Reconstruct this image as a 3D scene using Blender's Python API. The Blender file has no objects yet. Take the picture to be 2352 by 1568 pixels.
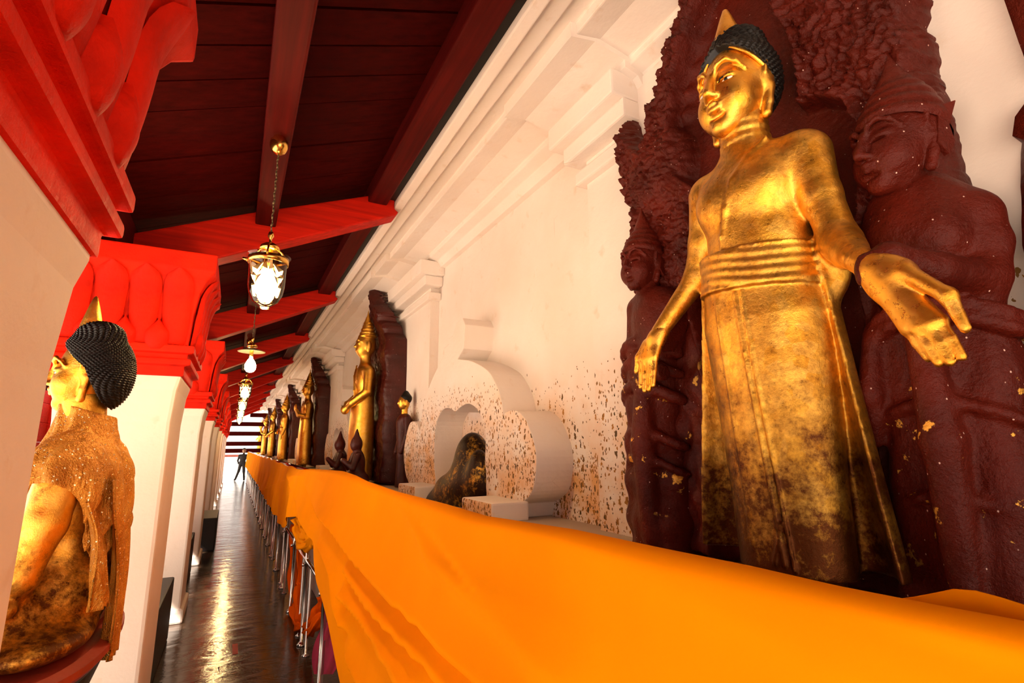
import bpy, math, random
import numpy as np
from mathutils import Matrix, Vector
rnd = random.Random(7)
scene = bpy.context.scene
COL = scene.collection
# ------------------------------------------------------------------ camera
CAMH = 1.6
YAW, PITCH, ROLL, FPX = math.radians(27.9965), math.radians(11.4014), math.radians(-0.415), 1180.4
_cy, _sy, _cp, _sp = math.cos(YAW), math.sin(YAW), math.cos(PITCH), math.sin(PITCH)
_f = np.array([_sy*_cp, _cy*_cp, _sp]); _r = np.array([_cy, -_sy, 0.0]); _u = np.cross(_r, _f)
_r2 = _r*math.cos(ROLL)+_u*math.sin(ROLL); _u2 = -_r*math.sin(ROLL)+_u*math.cos(ROLL)
cam_data = bpy.data.cameras.new('camera'); cam = bpy.data.objects.new('camera', cam_data); COL.objects.link(cam)
M = Matrix.Identity(4)
for i in range(3):
    M[i][0], M[i][1], M[i][2] = _r2[i], _u2[i], -_f[i]
M[2][3] = CAMH
cam.matrix_world = M
cam_data.sensor_width = 36.0; cam_data.lens = 36.0*FPX/2352.0; cam_data.clip_start = 0.02; cam_data.clip_end = 400
scene.camera = cam
def ray(x, y):
    return _f+_r2*(x-1176.0)/FPX-_u2*(y-784.0)/FPX
def atX(x, y, X):
    d = ray(x, y); return d*(X/d[0])+np.array([0, 0, CAMH])
def atY(x, y, Y):
    d = ray(x, y); return d*(Y/d[1])+np.array([0, 0, CAMH])
# ------------------------------------------------------------------ world, sun, exposure
w = bpy.data.worlds.new('world'); scene.world = w; w.use_nodes = True
bg = w.node_tree.nodes['Background']; bg.inputs[0].default_value = (1.0, 0.85, 0.73, 1); bg.inputs[1].default_value = 1.5
sun_d = bpy.data.lights.new('sun', 'SUN'); sun = bpy.data.objects.new('sun', sun_d); COL.objects.link(sun)
sun_d.energy = 13.0; sun_d.color = (1.0, 0.88, 0.76); sun_d.angle = math.radians(1.5)
SUN_FROM = Vector((-1.0, -0.55, 1.25))
sun.rotation_euler = (-SUN_FROM).to_track_quat('-Z', 'Y').to_euler()
sun.location = (-6, -6, 4)
scene.view_settings.view_transform = 'Standard'; scene.view_settings.look = 'None'
scene.view_settings.gamma = 1.0; scene.view_settings.use_curve_mapping = False
scene.view_settings.exposure = 1.0
# ------------------------------------------------------------------ object helpers
def mesh_data(name, verts, faces, smooth=False):
    me = bpy.data.meshes.new(name)
    V = np.asarray(verts, dtype=np.float32)
    if isinstance(faces, np.ndarray):
        n, k = faces.shape
        me.vertices.add(len(V)); me.vertices.foreach_set('co', V.ravel())
        me.loops.add(n*k); me.loops.foreach_set('vertex_index', faces.astype(np.int32).ravel())
        me.polygons.add(n); me.polygons.foreach_set('loop_start', np.arange(0, n*k, k, dtype=np.int32))
        me.polygons.foreach_set('loop_total', np.full(n, k, dtype=np.int32))
        me.update(calc_edges=True); me.validate()
    else:
        me.from_pydata([tuple(map(float, p)) for p in V], [], [tuple(f) for f in faces]); me.update()
    if smooth:
        me.polygons.foreach_set('use_smooth', np.ones(len(me.polygons), dtype=bool))
    return me
def obj(name, me, mat=None, parent=None, loc=None):
    o = bpy.data.objects.new(name, me); COL.objects.link(o)
    if mat is not None and me is not None and len(me.materials) == 0: me.materials.append(mat)
    if parent is not None: o.parent = parent
    if loc is not None: o.location = loc
    return o
def tag(o, label, cat, group=None):
    o['label'] = label; o['category'] = cat
    if group: o['group'] = group
    return o
def thing(name, label, cat, loc=(0, 0, 0), group=None):
    o = bpy.data.objects.new(name, None); COL.objects.link(o); o.location = loc; o.empty_display_size = 0.1
    return tag(o, label, cat, group)
def struct(o):
    o['kind'] = 'structure'; return o
def dup(root, loc, label=None):
    r = root.copy(); COL.objects.link(r); r.location = loc
    if label: r['label'] = label
    for ch in list(root.children):
        c = ch.copy(); COL.objects.link(c); c.parent = r
        for g in list(ch.children):
            d = g.copy(); COL.objects.link(d); d.parent = c
    return r
class MB:
    """collects vertices and faces"""
    def __init__(s): s.v = []; s.f = []
    def box(s, lo, hi):
        b = len(s.v)
        for z in (lo[2], hi[2]):
            s.v += [(lo[0], lo[1], z), (hi[0], lo[1], z), (hi[0], hi[1], z), (lo[0], hi[1], z)]
        s.f += [(b, b+3, b+2, b+1), (b+4, b+5, b+6, b+7), (b, b+1, b+5, b+4), (b+1, b+2, b+6, b+5), (b+2, b+3, b+7, b+6), (b+3, b, b+4, b+7)]
        return s
    def tube(s, pts, rad, n=10, cap=True):
        pts = [np.array(p, float) for p in pts]; rad = rad if hasattr(rad, '__len__') else [rad]*len(pts)
        b = len(s.v); up = np.array([0.13, 0.27, 0.95])
        for i, p in enumerate(pts):
            t = pts[min(i+1, len(pts)-1)]-pts[max(i-1, 0)]; t = t/(np.linalg.norm(t)+1e-9)
            if abs(t@up) > 0.97: up = np.array([0.9, 0.3, 0.1])
            e = np.cross(t, up); e /= np.linalg.norm(e); g = np.cross(t, e)
            up = -g if False else up
            for k in range(n):
                a = 2*math.pi*k/n; s.v.append(tuple(p+rad[i]*(math.cos(a)*e+math.sin(a)*g)))
        for i in range(len(pts)-1):
            for k in range(n):
                k2 = (k+1) % n; s.f.append((b+i*n+k, b+i*n+k2, b+(i+1)*n+k2, b+(i+1)*n+k))
        if cap:
            s.f.append(tuple(b+k for k in range(n))[::-1]); s.f.append(tuple(b+(len(pts)-1)*n+k for k in range(n)))
        return s
    def lathe(s, prof, n=24, c=(0, 0, 0)):
        b = len(s.v)
        for (r, z) in prof:
            for k in range(n):
                a = 2*math.pi*k/n; s.v.append((c[0]+r*math.cos(a), c[1]+r*math.sin(a), c[2]+z))
        for i in range(len(prof)-1):
            for k in range(n):
                k2 = (k+1) % n; s.f.append((b+i*n+k, b+i*n+k2, b+(i+1)*n+k2, b+(i+1)*n+k))
        return s
    def prism(s, poly, y0, y1, axis='y'):
        """polygon (u,v) extruded; axis y: (u,y,v); axis x: (x,u,v)"""
        b = len(s.v); n = len(poly)
        for t in (y0, y1):
            for (p, q) in poly:
                s.v.append((p, t, q) if axis == 'y' else (t, p, q))
        s.f.append(tuple(range(b, b+n))); s.f.append(tuple(range(b+2*n-1, b+n-1, -1)))
        for i in range(n):
            j = (i+1) % n; s.f.append((b+i, b+n+i, b+n+j, b+j))
        return s
    def me(s, name, smooth=False, fix=True, bevel=0.0):
        m = mesh_data(name, s.v, s.f, smooth)
        import bmesh
        bm = bmesh.new(); bm.from_mesh(m)
        if fix: bmesh.ops.recalc_face_normals(bm, faces=bm.faces)
        if bevel > 0: bmesh.ops.bevel(bm, geom=[e for e in bm.edges if e.calc_face_angle(0) > 0.5], offset=bevel, segments=2, affect='EDGES', profile=0.6)
        bm.to_mesh(m); bm.free()
        if smooth: m.polygons.foreach_set('use_smooth', np.ones(len(m.polygons), dtype=bool))
        return m
# ------------------------------------------------------------------ implicit surfaces
class Field:
    def __init__(s, lo, hi, vox):
        s.lo = np.array(lo, float); s.vox = vox
        s.n = [int(math.ceil((hi[i]-lo[i])/vox))+1 for i in range(3)]
        s.ax = [(s.lo[i]+vox*np.arange(s.n[i])).astype(np.float32) for i in range(3)]
        s.v = np.full(s.n, 1.0, np.float32)
    def sub(s, lo, hi, m):
        sl = []
        for i in range(3):
            a = max(0, int((lo[i]-m-s.lo[i])/s.vox)); b = min(s.n[i], int((hi[i]+m-s.lo[i])/s.vox)+2)
            if b <= a: return None
            sl.append(slice(a, b))
        g = [s.ax[0][sl[0]][:, None, None], s.ax[1][sl[1]][None, :, None], s.ax[2][sl[2]][None, None, :]]
        return tuple(sl), g
    def op(s, fn, lo, hi, k=0.0, mode='u'):
        m = max(k, 2.5*s.vox)+s.vox
        q = s.sub(lo, hi, m)
        if q is None: return s
        sl, (x, y, z) = q
        d = fn(x, y, z); v = s.v[sl]
        if mode == 'u':
            if k > 0:
                h = np.clip(0.5+0.5*(d-v)/k, 0, 1); s.v[sl] = d+(v-d)*h-k*h*(1-h)
            else: s.v[sl] = np.minimum(v, d)
        elif mode == 'c':
            if k > 0:
                d = -d; h = np.clip(0.5-0.5*(d-v)/k, 0, 1); s.v[sl] = d+(v-d)*h+k*h*(1-h)
            else: s.v[sl] = np.maximum(v, -d)
        return s
    def ell(s, c, r, k=0.02, R=None, mode='u'):
        c = np.array(c, float); r = np.array(r, float); mr = r.max() if R is not None else r
        def fn(x, y, z):
            x, y, z = x-c[0], y-c[1], z-c[2]
            if R is not None: x, y, z = (R[0][0]*x+R[0][1]*y+R[0][2]*z, R[1][0]*x+R[1][1]*y+R[1][2]*z, R[2][0]*x+R[2][1]*y+R[2][2]*z)
            k0 = np.sqrt((x/r[0])**2+(y/r[1])**2+(z/r[2])**2); k1 = np.sqrt((x/r[0]**2)**2+(y/r[1]**2)**2+(z/r[2]**2)**2)
            return (k0*(k0-1)/np.maximum(k1, 1e-6)).astype(np.float32)
        return s.op(fn, c-mr, c+mr, k, mode)
    def cap(s, p, q, r1, r2, k=0.02, mode='u'):
        p = np.array(p, float); q = np.array(q, float); d = q-p; L = max(d@d, 1e-9); R = max(r1, r2)
        def fn(x, y, z):
            x, y, z = x-p[0], y-p[1], z-p[2]
            t = np.clip((x*d[0]+y*d[1]+z*d[2])/L, 0, 1)
            return (np.sqrt((x-t*d[0])**2+(y-t*d[1])**2+(z-t*d[2])**2)-(r1+(r2-r1)*t)).astype(np.float32)
        return s.op(fn, np.minimum(p, q)-R, np.maximum(p, q)+R, k, mode)
    def chain(s, pts, r, k=0.01, mode='u'):
        r = r if hasattr(r, '__len__') else [r]*len(pts)
        for i in range(len(pts)-1): s.cap(pts[i], pts[i+1], r[i], r[i+1], k, mode)
        return s
    def geo(s, it=2):
        v = s.v.copy(); v[0], v[-1], v[:, 0], v[:, -1], v[:, :, 0], v[:, :, -1] = 1, 1, 1, 1, 1, 1
        g = v < 0; n = v.shape
        c = np.zeros((n[0]-1, n[1]-1, n[2]-1), np.int8); offs = [(i, j, k) for i in (0, 1) for j in (0, 1) for k in (0, 1)]
        for o in offs: c += g[o[0]:n[0]-1+o[0], o[1]:n[1]-1+o[1], o[2]:n[2]-1+o[2]]
        m = (c > 0) & (c < 8); idx = np.full(m.shape, -1, np.int32); ii, jj, kk = np.nonzero(m); idx[ii, jj, kk] = np.arange(len(ii))
        V = {o: v[ii+o[0], jj+o[1], kk+o[2]] for o in offs}
        P = np.zeros((len(ii), 3), np.float64); C = np.zeros(len(ii))
        for o in offs:
            for ax in range(3):
                if o[ax] == 0:
                    q = list(o); q[ax] = 1; a, b = V[o], V[tuple(q)]; e = (a < 0) != (b < 0)
                    t = np.where(e, a/np.where(a-b == 0, 1, a-b), 0)
                    for d in range(3): P[:, d] += np.where(e, o[d]+(t if d == ax else 0), 0)
                    C += e
        P = P/C[:, None]+np.stack([ii, jj, kk], 1); P = s.lo+P*s.vox
        Q = []
        for ax in range(3):
            a0, a1 = [(1, 2), (2, 0), (0, 1)][ax]
            sa = [slice(None)]*3; sb = [slice(None)]*3; sa[ax] = slice(0, -1); sb[ax] = slice(1, None)
            e = g[tuple(sa)] != g[tuple(sb)]
            I = np.array(np.nonzero(e)); ok = (I[a0] > 0) & (I[a1] > 0) & (I[a0] < n[a0]-1) & (I[a1] < n[a1]-1); I = I[:, ok]
            def cell(d0, d1):
                J = I.copy(); J[a0] -= d0; J[a1] -= d1; return idx[J[0], J[1], J[2]]
            q = np.stack([cell(1, 1), cell(0, 1), cell(0, 0), cell(1, 0)], 1)
            neg = g[tuple(I)]; q[~neg] = q[~neg][:, ::-1]; Q.append(q)
        Q = np.concatenate(Q); Q = Q[(Q >= 0).all(1)]
        for _ in range(it):
            A = np.zeros_like(P); N = np.zeros(len(P))
            for i in range(4):
                a, b = Q[:, i], Q[:, (i+1) % 4]
                for d in range(3): A[:, d] += np.bincount(a, P[b, d], len(P))+np.bincount(b, P[a, d], len(P))
                N += np.bincount(a, minlength=len(P))+np.bincount(b, minlength=len(P))
            P = P*.5+.5*A/np.maximum(N, 1)[:, None]
        return P, Q
    def mesh(s, name, xf=None, flip=False, it=2):
        P, Q = s.geo(it)
        if xf is not None: P = xf(P)
        if flip: Q = Q[:, ::-1]
        return mesh_data(name, P, np.ascontiguousarray(Q), True)
def rotm(ax, ang):
    return np.array(Matrix.Rotation(ang, 3, ax))
# ------------------------------------------------------------------ materials
class NT:
    def __init__(s, name):
        s.m = bpy.data.materials.new(name); s.m.use_nodes = True; s.t = s.m.node_tree; s.n = s.t.nodes; s.b = s.n['Principled BSDF']
        s.tc = s.n.new('ShaderNodeTexCoord')
    def link(s, a, b): s.t.links.new(a, b)
    def noise(s, scale, detail=4, rough=0.55, vec=None, dist=0.0):
        x = s.n.new('ShaderNodeTexNoise'); x.inputs['Scale'].default_value = scale; x.inputs['Detail'].default_value = detail
        x.inputs['Roughness'].default_value = rough; x.inputs['Distortion'].default_value = dist
        s.link(vec if vec is not None else s.tc.outputs['Object'], x.inputs['Vector']); return x.outputs['Fac']
    def voro(s, scale, vec=None, out='Distance', feat='F1'):
        x = s.n.new('ShaderNodeTexVoronoi'); x.feature = feat; x.inputs['Scale'].default_value = scale
        s.link(vec if vec is not None else s.tc.outputs['Object'], x.inputs['Vector']); return x.outputs[out]
    def ramp(s, fac, a, b, ca=(0, 0, 0, 1), cb=(1, 1, 1, 1)):
        x = s.n.new('ShaderNodeValToRGB'); e = x.color_ramp.elements; e[0].position = a; e[1].position = b; e[0].color = ca; e[1].color = cb
        s.link(fac, x.inputs['Fac']); return x.outputs['Color']
    def mix(s, fac, a, b, mode='MIX'):
        x = s.n.new('ShaderNodeMix'); x.data_type = 'RGBA'; x.blend_type = mode
        for i, v in ((0, fac), (6, a), (7, b)):
            if isinstance(v, (int, float, tuple)): x.inputs[i].default_value = v if not isinstance(v, tuple) else (*v, 1)[:4]
            else: s.link(v, x.inputs[i])
        return x.outputs[2]
    def math(s, op, a, b=0.0, clamp=False):
        x = s.n.new('ShaderNodeMath'); x.operation = op; x.use_clamp = clamp
        for i, v in ((0, a), (1, b)):
            if isinstance(v, (int, float)): x.inputs[i].default_value = v
            else: s.link(v, x.inputs[i])
        return x.outputs[0]
    def mr(s, v, a, b):
        x = s.n.new('ShaderNodeMapRange'); x.clamp = True; s.link(v, x.inputs[0]); x.inputs[1].default_value = a; x.inputs[2].default_value = b
        x.inputs[3].default_value = 0; x.inputs[4].default_value = 1; return x.outputs[0]
    def sep(s, vec=None):
        x = s.n.new('ShaderNodeSeparateXYZ'); s.link(vec if vec is not None else s.tc.outputs['Object'], x.inputs[0]); return x.outputs
    def wpos(s):
        x = s.n.new('ShaderNodeNewGeometry'); return x.outputs['Position']
    def scaled(s, sc, vec=None):
        x = s.n.new('ShaderNodeMapping'); x.inputs['Scale'].default_value = sc; s.link(vec if vec is not None else s.tc.outputs['Object'], x.inputs['Vector']); return x.outputs[0]
    def set(s, **k):
        for n, v in k.items():
            i = s.b.inputs[{'base': 'Base Color', 'rough': 'Roughness', 'metal': 'Metallic', 'spec': 'Specular IOR Level', 'emit': 'Emission Color', 'emits': 'Emission Strength', 'trans': 'Transmission Weight', 'coat': 'Coat Weight', 'coatr': 'Coat Roughness', 'ior': 'IOR', 'alpha': 'Alpha', 'sheen': 'Sheen Weight', 'sss': 'Subsurface Weight'}[n]]
            if isinstance(v, (int, float)): i.default_value = v
            elif isinstance(v, tuple): i.default_value = (*v, 1)[:4]
            else: s.link(v, i)
        return s
    def bump(s, h, strength=0.3, dist=0.01):
        x = s.n.new('ShaderNodeBump'); x.inputs['Strength'].default_value = strength; x.inputs['Distance'].default_value = dist
        s.link(h, x.inputs['Height'])
        if s.b.inputs['Normal'].is_linked: s.link(s.b.inputs['Normal'].links[0].from_socket, x.inputs['Normal'])
        s.link(x.outputs[0], s.b.inputs['Normal']); return s
def plain(name, col, rough=0.6, metal=0.0, nscale=6.0, var=0.25, bump=0.15, bscale=60.0, spec=0.4):
    t = NT(name); n = t.noise(nscale, 5)
    d = tuple(c*(1-var) for c in col); l = tuple(min(1, c*(1+var*0.6)) for c in col)
    t.set(base=t.ramp(n, 0.3, 0.7, (*d, 1), (*l, 1)), rough=rough, metal=metal, spec=spec)
    if bump > 0: t.bump(t.noise(bscale, 4), bump, 0.004)
    return t.m
def m_plaster(name, col, spots=None):
    t = NT(name); n = t.noise(1.3, 6); n2 = t.noise(9, 6)
    c = t.ramp(n, 0.35, 0.7, (col[0]*.93, col[1]*.88, col[2]*.83, 1), (*col, 1))
    c = t.mix(t.ramp(n2, 0.62, 0.8), c, (col[0]*.86, col[1]*.75, col[2]*.64))
    crack = t.ramp(t.voro(2.2, None, 'Distance', 'DISTANCE_TO_EDGE'), 0.0, 0.004, (1, 1, 1, 1), (0, 0, 0, 1))
    c = t.mix(t.math('MULTIPLY', crack, t.ramp(t.noise(1.1, 2), 0.66, 0.72)), c, (.4, .25, .16))
    if spots is not None:
        c = spots(t, c)
    t.set(base=c, rough=0.75, spec=0.25); t.bump(t.noise(22, 6), 0.25, 0.01); return t.m
def leaf_spots(t, c):
    """flecks of gold leaf pressed onto the plaster by visitors, thinning out with height"""
    z = t.sep(t.wpos())[2]
    gn = t.n.new('ShaderNodeNewGeometry'); face = t.mr(t.sep(gn.outputs['Normal'])[0], -.3, -.8)
    dens = t.math('MULTIPLY', t.math('MULTIPLY', face, t.mr(z, 2.10, 1.5)), t.ramp(t.noise(1.5, 3), 0.2, 0.5))
    smear = t.math('MULTIPLY', t.ramp(t.noise(5, 6), 0.36, 0.60), t.math('MULTIPLY', dens, 0.8)); c = t.mix(smear, c, (.74, .34, .06))
    for sc, thr, cut in (((40, 40, 22), .95, .36), ((75, 75, 42), .9, .38)):
        w = t.n.new('ShaderNodeVectorMath'); w.operation = 'ADD'; t.link(t.scaled(sc, t.wpos()), w.inputs[0]); nz = t.n.new('ShaderNodeTexNoise'); nz.inputs['Scale'].default_value = 60; t.link(t.wpos(), nz.inputs['Vector']); t.link(nz.outputs['Color'], w.inputs[1])
        d = t.voro(1.0, w.outputs[0], 'Distance'); r, g, b = t.sep(t.voro(1.0, w.outputs[0], 'Color'))[:3]
        dot = t.math('MULTIPLY', t.math('LESS_THAN', d, t.math('ADD', t.math('MULTIPLY', b, .3), cut-.2)), t.math('LESS_THAN', r, t.math('MULTIPLY', dens, thr)))
        c = t.mix(dot, c, t.mix(g, (.07, .045, .018), (.44, .19, .03)))
    return c
def m_gold(name, wear=0.3, dark=(.05, .014, .003), lowz=None, rough=0.38, leafy=0.3, soft=.10):
    """pressed gold leaf: overlapping squares, fine crinkle, rubbed away to dark lacquer"""
    t = NT(name); n = t.noise(7, 8, .65); n2 = t.noise(42, 8, .75); n3 = t.noise(120, 4, .7); sq = t.voro(30, None, 'Color')
    g = t.mix(t.ramp(n, .35, .7), (.72, .30, .018), (.95, .53, .068))
    g = t.mix(t.math('MULTIPLY', t.sep(sq)[0], .3), g, (1.0, .66, .18))
    k = t.math('ADD', t.math('MULTIPLY', n, .5), t.math('MULTIPLY', n2, .5))
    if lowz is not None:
        z = t.sep(t.wpos())[2]; k = t.math('SUBTRACT', k, t.math('MULTIPLY', t.mr(z, lowz[1], lowz[0]), lowz[2]))  # lowz darkens downward: heavier wear, on the large Buddha also painted shade
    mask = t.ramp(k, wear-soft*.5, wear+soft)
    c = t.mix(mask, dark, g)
    t.set(base=c, metal=t.math('ADD', t.math('MULTIPLY', mask, .25), .72, True), rough=t.math('ADD', t.math('MULTIPLY', n2, .34), rough-.17), spec=.3)
    t.bump(t.noise(15, 7, .7), leafy, .010); t.bump(n2, .42, .004); t.bump(n3, .25, .001); return t.m

def m_lacquer(name, col, rough=.38, flecks=0.0, leaf=None, spec=.5, dust=(.13, .07, .05), rb=.12):
    """old red lacquer over stucco: dust in the relief, chips, a few scraps of gold leaf"""
    t = NT(name); n = t.noise(5, 6); n2 = t.noise(30, 6, .7)
    c = t.mix(t.ramp(n, .35, .7), tuple(x*.7 for x in col), tuple(min(1, x*1.35) for x in col))
    c = t.mix(t.ramp(n2, .68, .8), c, dust)
    if flecks > 0:
        v = t.scaled((80, 80, 60), t.wpos()); d = t.voro(1.0, v, 'Distance'); r = t.sep(t.voro(1.0, v, 'Color'))[0]
        dot = t.math('MULTIPLY', t.ramp(d, .11, .17, (1, 1, 1, 1), (0, 0, 0, 1)), t.math('LESS_THAN', r, flecks)); c = t.mix(dot, c, (.75, .5, .42))
    met = 0.0
    if leaf is not None:
        z = t.sep(t.wpos())[2]; zone = t.math('MULTIPLY', t.mr(z, leaf[0], leaf[1]), t.mr(z, leaf[3], leaf[2]))
        lf = t.math('MULTIPLY', t.ramp(t.noise(15, 5, .6), .64, .66), zone); c = t.mix(lf, c, (1.0, .55, .1)); met = t.math('MULTIPLY', lf, .9)
    t.set(base=c, rough=t.math('ADD', t.math('MULTIPLY', n2, .3), rough-.15), spec=spec, metal=met)
    t.bump(t.noise(11, 6, .7), rb, .03); t.bump(t.noise(45, 6, .65), .5, .006); return t.m
def m_wood(name, col, rough=.4, axis=(1.2, 30, 30), spec=.3):
    t = NT(name); n = t.noise(1.0, 6, .6, t.scaled(axis)); n2 = t.noise(2.5, 4)
    c = t.mix(t.ramp(n, .35, .7), tuple(x*.65 for x in col), tuple(min(1, x*1.25) for x in col)); c = t.mix(t.ramp(n2, .55, .8), c, tuple(x*.75 for x in col))
    t.set(base=c, rough=rough, spec=spec); t.bump(n, .2, .004); return t.m
WALL = m_plaster('wall_plaster', (.87, .80, .745), leaf_spots)
PLASTER = m_plaster('plain_plaster', (.87, .80, .745))
COLP = m_plaster('column_plaster', (.82, .75, .69))
RED = m_lacquer('capital_red', (.66, .011, .0005), .7, spec=.12, dust=(.42, .02, .004))
BEAMRED = m_wood('beam_red', (.55, .009, .0005), .6, spec=.15)
MAROON = m_wood('ceiling_maroon', (.046, .002, .0015), .75, spec=.03)
PURLIN = m_wood('purlin_maroon', (.075, .0033, .0025), .6, (30, 1.2, 30), spec=.07)
PANEL = m_lacquer('stucco_red_lacquer', (.088, .0072, .0025), .46, .08, (1.25, 1.5, 1.75, 1.95), spec=.2, rb=.55)
PANELD = m_lacquer('stucco_dark_lacquer', (.055, .006, .003), .42, .05, spec=.3)
GOLD = m_gold('gold_leaf', .34, dark=(.085, .022, .002), lowz=(1.20, 1.95, .34), rough=.32, soft=.2)  # low darkening is part worn leaf, part cloth shadow put into the colour
GOLDF = m_gold('gold_leaf_face', .22, rough=.30, leafy=.2)
GOLDS = m_gold('gold_leaf_worn', .36, lowz=(1.0, 1.42, .20), dark=(.10, .03, .004), rough=.32)
GOLDB = m_gold('gold_statue', .26, lowz=(1.2, 1.7, .2), rough=.38, leafy=.3)
BRASS = plain('brass', (.85, .52, .12), .22, 1.0, 12, .2, .05)
BLACKHAIR = plain('black_lacquer_hair', (.005, .0045, .004), .42, 0, 20, .3, .1, 200, .28)
DARK = plain('dark_lacquer', (.007, .0045, .004), .5, 0, 8, .3, .1)
CHROME = plain('chrome', (.48, .45, .43), .16, 1.0, 8, .05, 0)
EYEW = plain('eye_white', (.8, .76, .7), .25, 0, 5, .05, 0)
STONE = m_plaster('ledge_plaster', (.52, .42, .34))
def m_cloth(name, col, weave=900.0, transl=.10, sheer=0.0):
    t = NT(name); n = t.noise(3, 3)
    c = t.mix(t.ramp(n, .3, .75), tuple(x*.9 for x in col), col)
    t.set(base=c, rough=.9, spec=.03)
    t.bump(t.noise(weave, 2), .12, .001); t.bump(t.noise(14, 3), .10, .01)
    tr = t.n.new('ShaderNodeBsdfTranslucent'); t.link(c, tr.inputs[0]); mx = t.n.new('ShaderNodeMixShader'); mx.inputs[0].default_value = transl
    out = t.n['Material Output']; t.link(t.b.outputs[0], mx.inputs[1]); t.link(tr.outputs[0], mx.inputs[2]); t.link(mx.outputs[0], out.inputs[0])
    if sheer > 0:
        tp = t.n.new('ShaderNodeBsdfTransparent'); m2 = t.n.new('ShaderNodeMixShader'); m2.inputs[0].default_value = sheer; t.link(mx.outputs[0], m2.inputs[1]); t.link(tp.outputs[0], m2.inputs[2]); t.link(m2.outputs[0], out.inputs[0])
    return t.m
CLOTH = m_cloth('saffron_cloth', (.92, .275, .0))
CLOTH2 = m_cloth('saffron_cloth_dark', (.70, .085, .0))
PINK = m_cloth('pink_tulle', (.80, .03, .16), 300, .5, .4)
def m_shawl():
    t = NT('gold_lace_shawl'); v = t.voro(150, None, 'Distance', 'DISTANCE_TO_EDGE'); vc = t.voro(110, None, 'Color'); sp = t.voro(110, None, 'Distance'); r, g_, b_ = t.sep(vc)[:3]
    lace = t.ramp(v, .02, .12, (1, 1, 1, 1), (0, 0, 0, 1))
    c = t.mix(t.ramp(t.noise(7, 5), .35, .7), (.45, .16, .012), (.75, .33, .035)); c = t.mix(t.math('MULTIPLY', lace, .55), c, (.85, .42, .06))
    glit = t.math('MULTIPLY', t.ramp(sp, .28, .36, (1, 1, 1, 1), (0, 0, 0, 1)), t.math('LESS_THAN', r, .22)); c = t.mix(glit, c, (1.0, .85, .5))
    t.set(base=c, rough=t.math('SUBTRACT', .5, t.math('MULTIPLY', glit, .35)), metal=t.math('ADD', .45, t.math('MULTIPLY', glit, .5)), spec=.4)
    t.bump(t.noise(1.0, 4, .6, t.scaled((26, 26, 7))), .9, .03); t.bump(lace, .6, .004); return t.m
SHAWL = m_shawl()
def m_floor():
    t = NT('floor_polished'); n = t.noise(2.2, 6); w = t.noise(1.0, 5, .6, t.scaled((2.6, 7.0, 1), t.wpos()), .6)
    c = t.mix(t.ramp(n, .35, .7), (.020, .010, .006), (.055, .030, .016))
    t.set(base=c, rough=t.math('ADD', t.math('MULTIPLY', n, .18), .06), spec=.7); t.bump(w, .22, .03); return t.m
FLOOR = m_floor()
GROUND = plain('court_paving', (.70, .59, .49), .8, 0, 1.5, .15, .1)
def m_glass():
    t = NT('lamp_glass'); t.set(base=(1, .93, .8), rough=.02, trans=1.0, ior=1.12, spec=.4); return t.m
GLASS = m_glass()
def m_emit(name, col, s):
    t = NT(name); t.set(base=(.9, .85, .75), emit=col, emits=s, rough=.4); return t.m
BULB_ON = m_emit('bulb_lit', (1.0, .74, .36), 60.0)
BULB_OFF = plain('bulb_off', (.8, .72, .66), .3, 0, 5, .05, 0)
# ------------------------------------------------------------------ structure
YA, YB = -3.2, 31.0               # the gallery: open behind the camera, gable end far away
S, CY0 = 2.711, 0.627             # column bay; near face of the first column
CXR, CXL, CYW = -0.314, -0.815, 0.62
WX = 1.75
struct(obj('floor', MB().box((-1.25, -6, -.12), (3.0, YB+3, 0)).me('floor'), FLOOR))
struct(obj('ground', MB().box((-40, -40, -.6), (40, 80, -.45)).me('ground'), GROUND))
wall = struct(obj('wall_right', MB().box((WX, -7, 0), (WX+.3, YB, 4.4)).me('wall_right'), WALL))
# broad pilaster-like sections of the wall behind every statue
STAT_Y = [0.97]+[0.93+5.42*k-.25 for k in range(1, 7)]
for k, y in enumerate(STAT_Y):
    o = obj('pilaster', MB().box((WX-.09, max(y-1.2, YA), 0), (WX+.02, y+1.22, 3.42)).me('pilaster'), WALL, wall)
    for hw, dx, z0, z1 in ((1.27, .12, 3.06, 3.14), (1.31, .17, 3.20, 3.30), (1.36, .24, 3.30, 3.44)):
        for ya, yb in (((YA, .47), (1.74, y+hw)) if k == 0 else ((y-hw, y+hw),)):
            obj('capital_moulding', MB().box((WX-.02-dx, ya, z0), (WX, yb, z1)).me('capital_moulding', bevel=.012), PLASTER, wall)
# cornice: soffit that steps out from the wall to the roof
prof = [(WX+.05, 3.38), (1.70, 3.38), (1.66, 3.44), (1.58, 3.46), (1.58, 3.50), (1.40, 3.53), (1.26, 3.50), (1.26, 3.56), (1.14, 3.55), (1.14, 3.50), (1.02, 3.49), (1.02, 3.44), (.955, 3.44), (.955, 3.70), (WX+.05, 3.70)]
struct(obj('trim_1', MB().prism(prof, YA, YB).me('trim_1', bevel=.008), PLASTER))
for k, y in enumerate(STAT_Y):
    for hw, d in ((1.42, .03),) if k == 0 else ((1.05, .045), (.55, .08)):
        p2 = [(x-(d if i > 0 else 0), z-d*.8) for i, (x, z) in enumerate(prof[:8])]+[(prof[7][0]-d, 3.62), (WX+.05, 3.62)]
        obj('cornice_break', MB().prism(p2, 1.70 if k == 0 else y-hw, y+hw).me('cornice_break'), PLASTER, wall)
# ledge the statues stand on, stepped down to the walkway
struct(obj('trim_2', MB().prism([(WX, 0), (.92, 0), (.92, .42), (1.06, .42), (1.06, .80), (1.18, .80), (1.18, 1.18), (WX, 1.18)], -7, YB-1).me('trim_2', bevel=.015), STONE))
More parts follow.
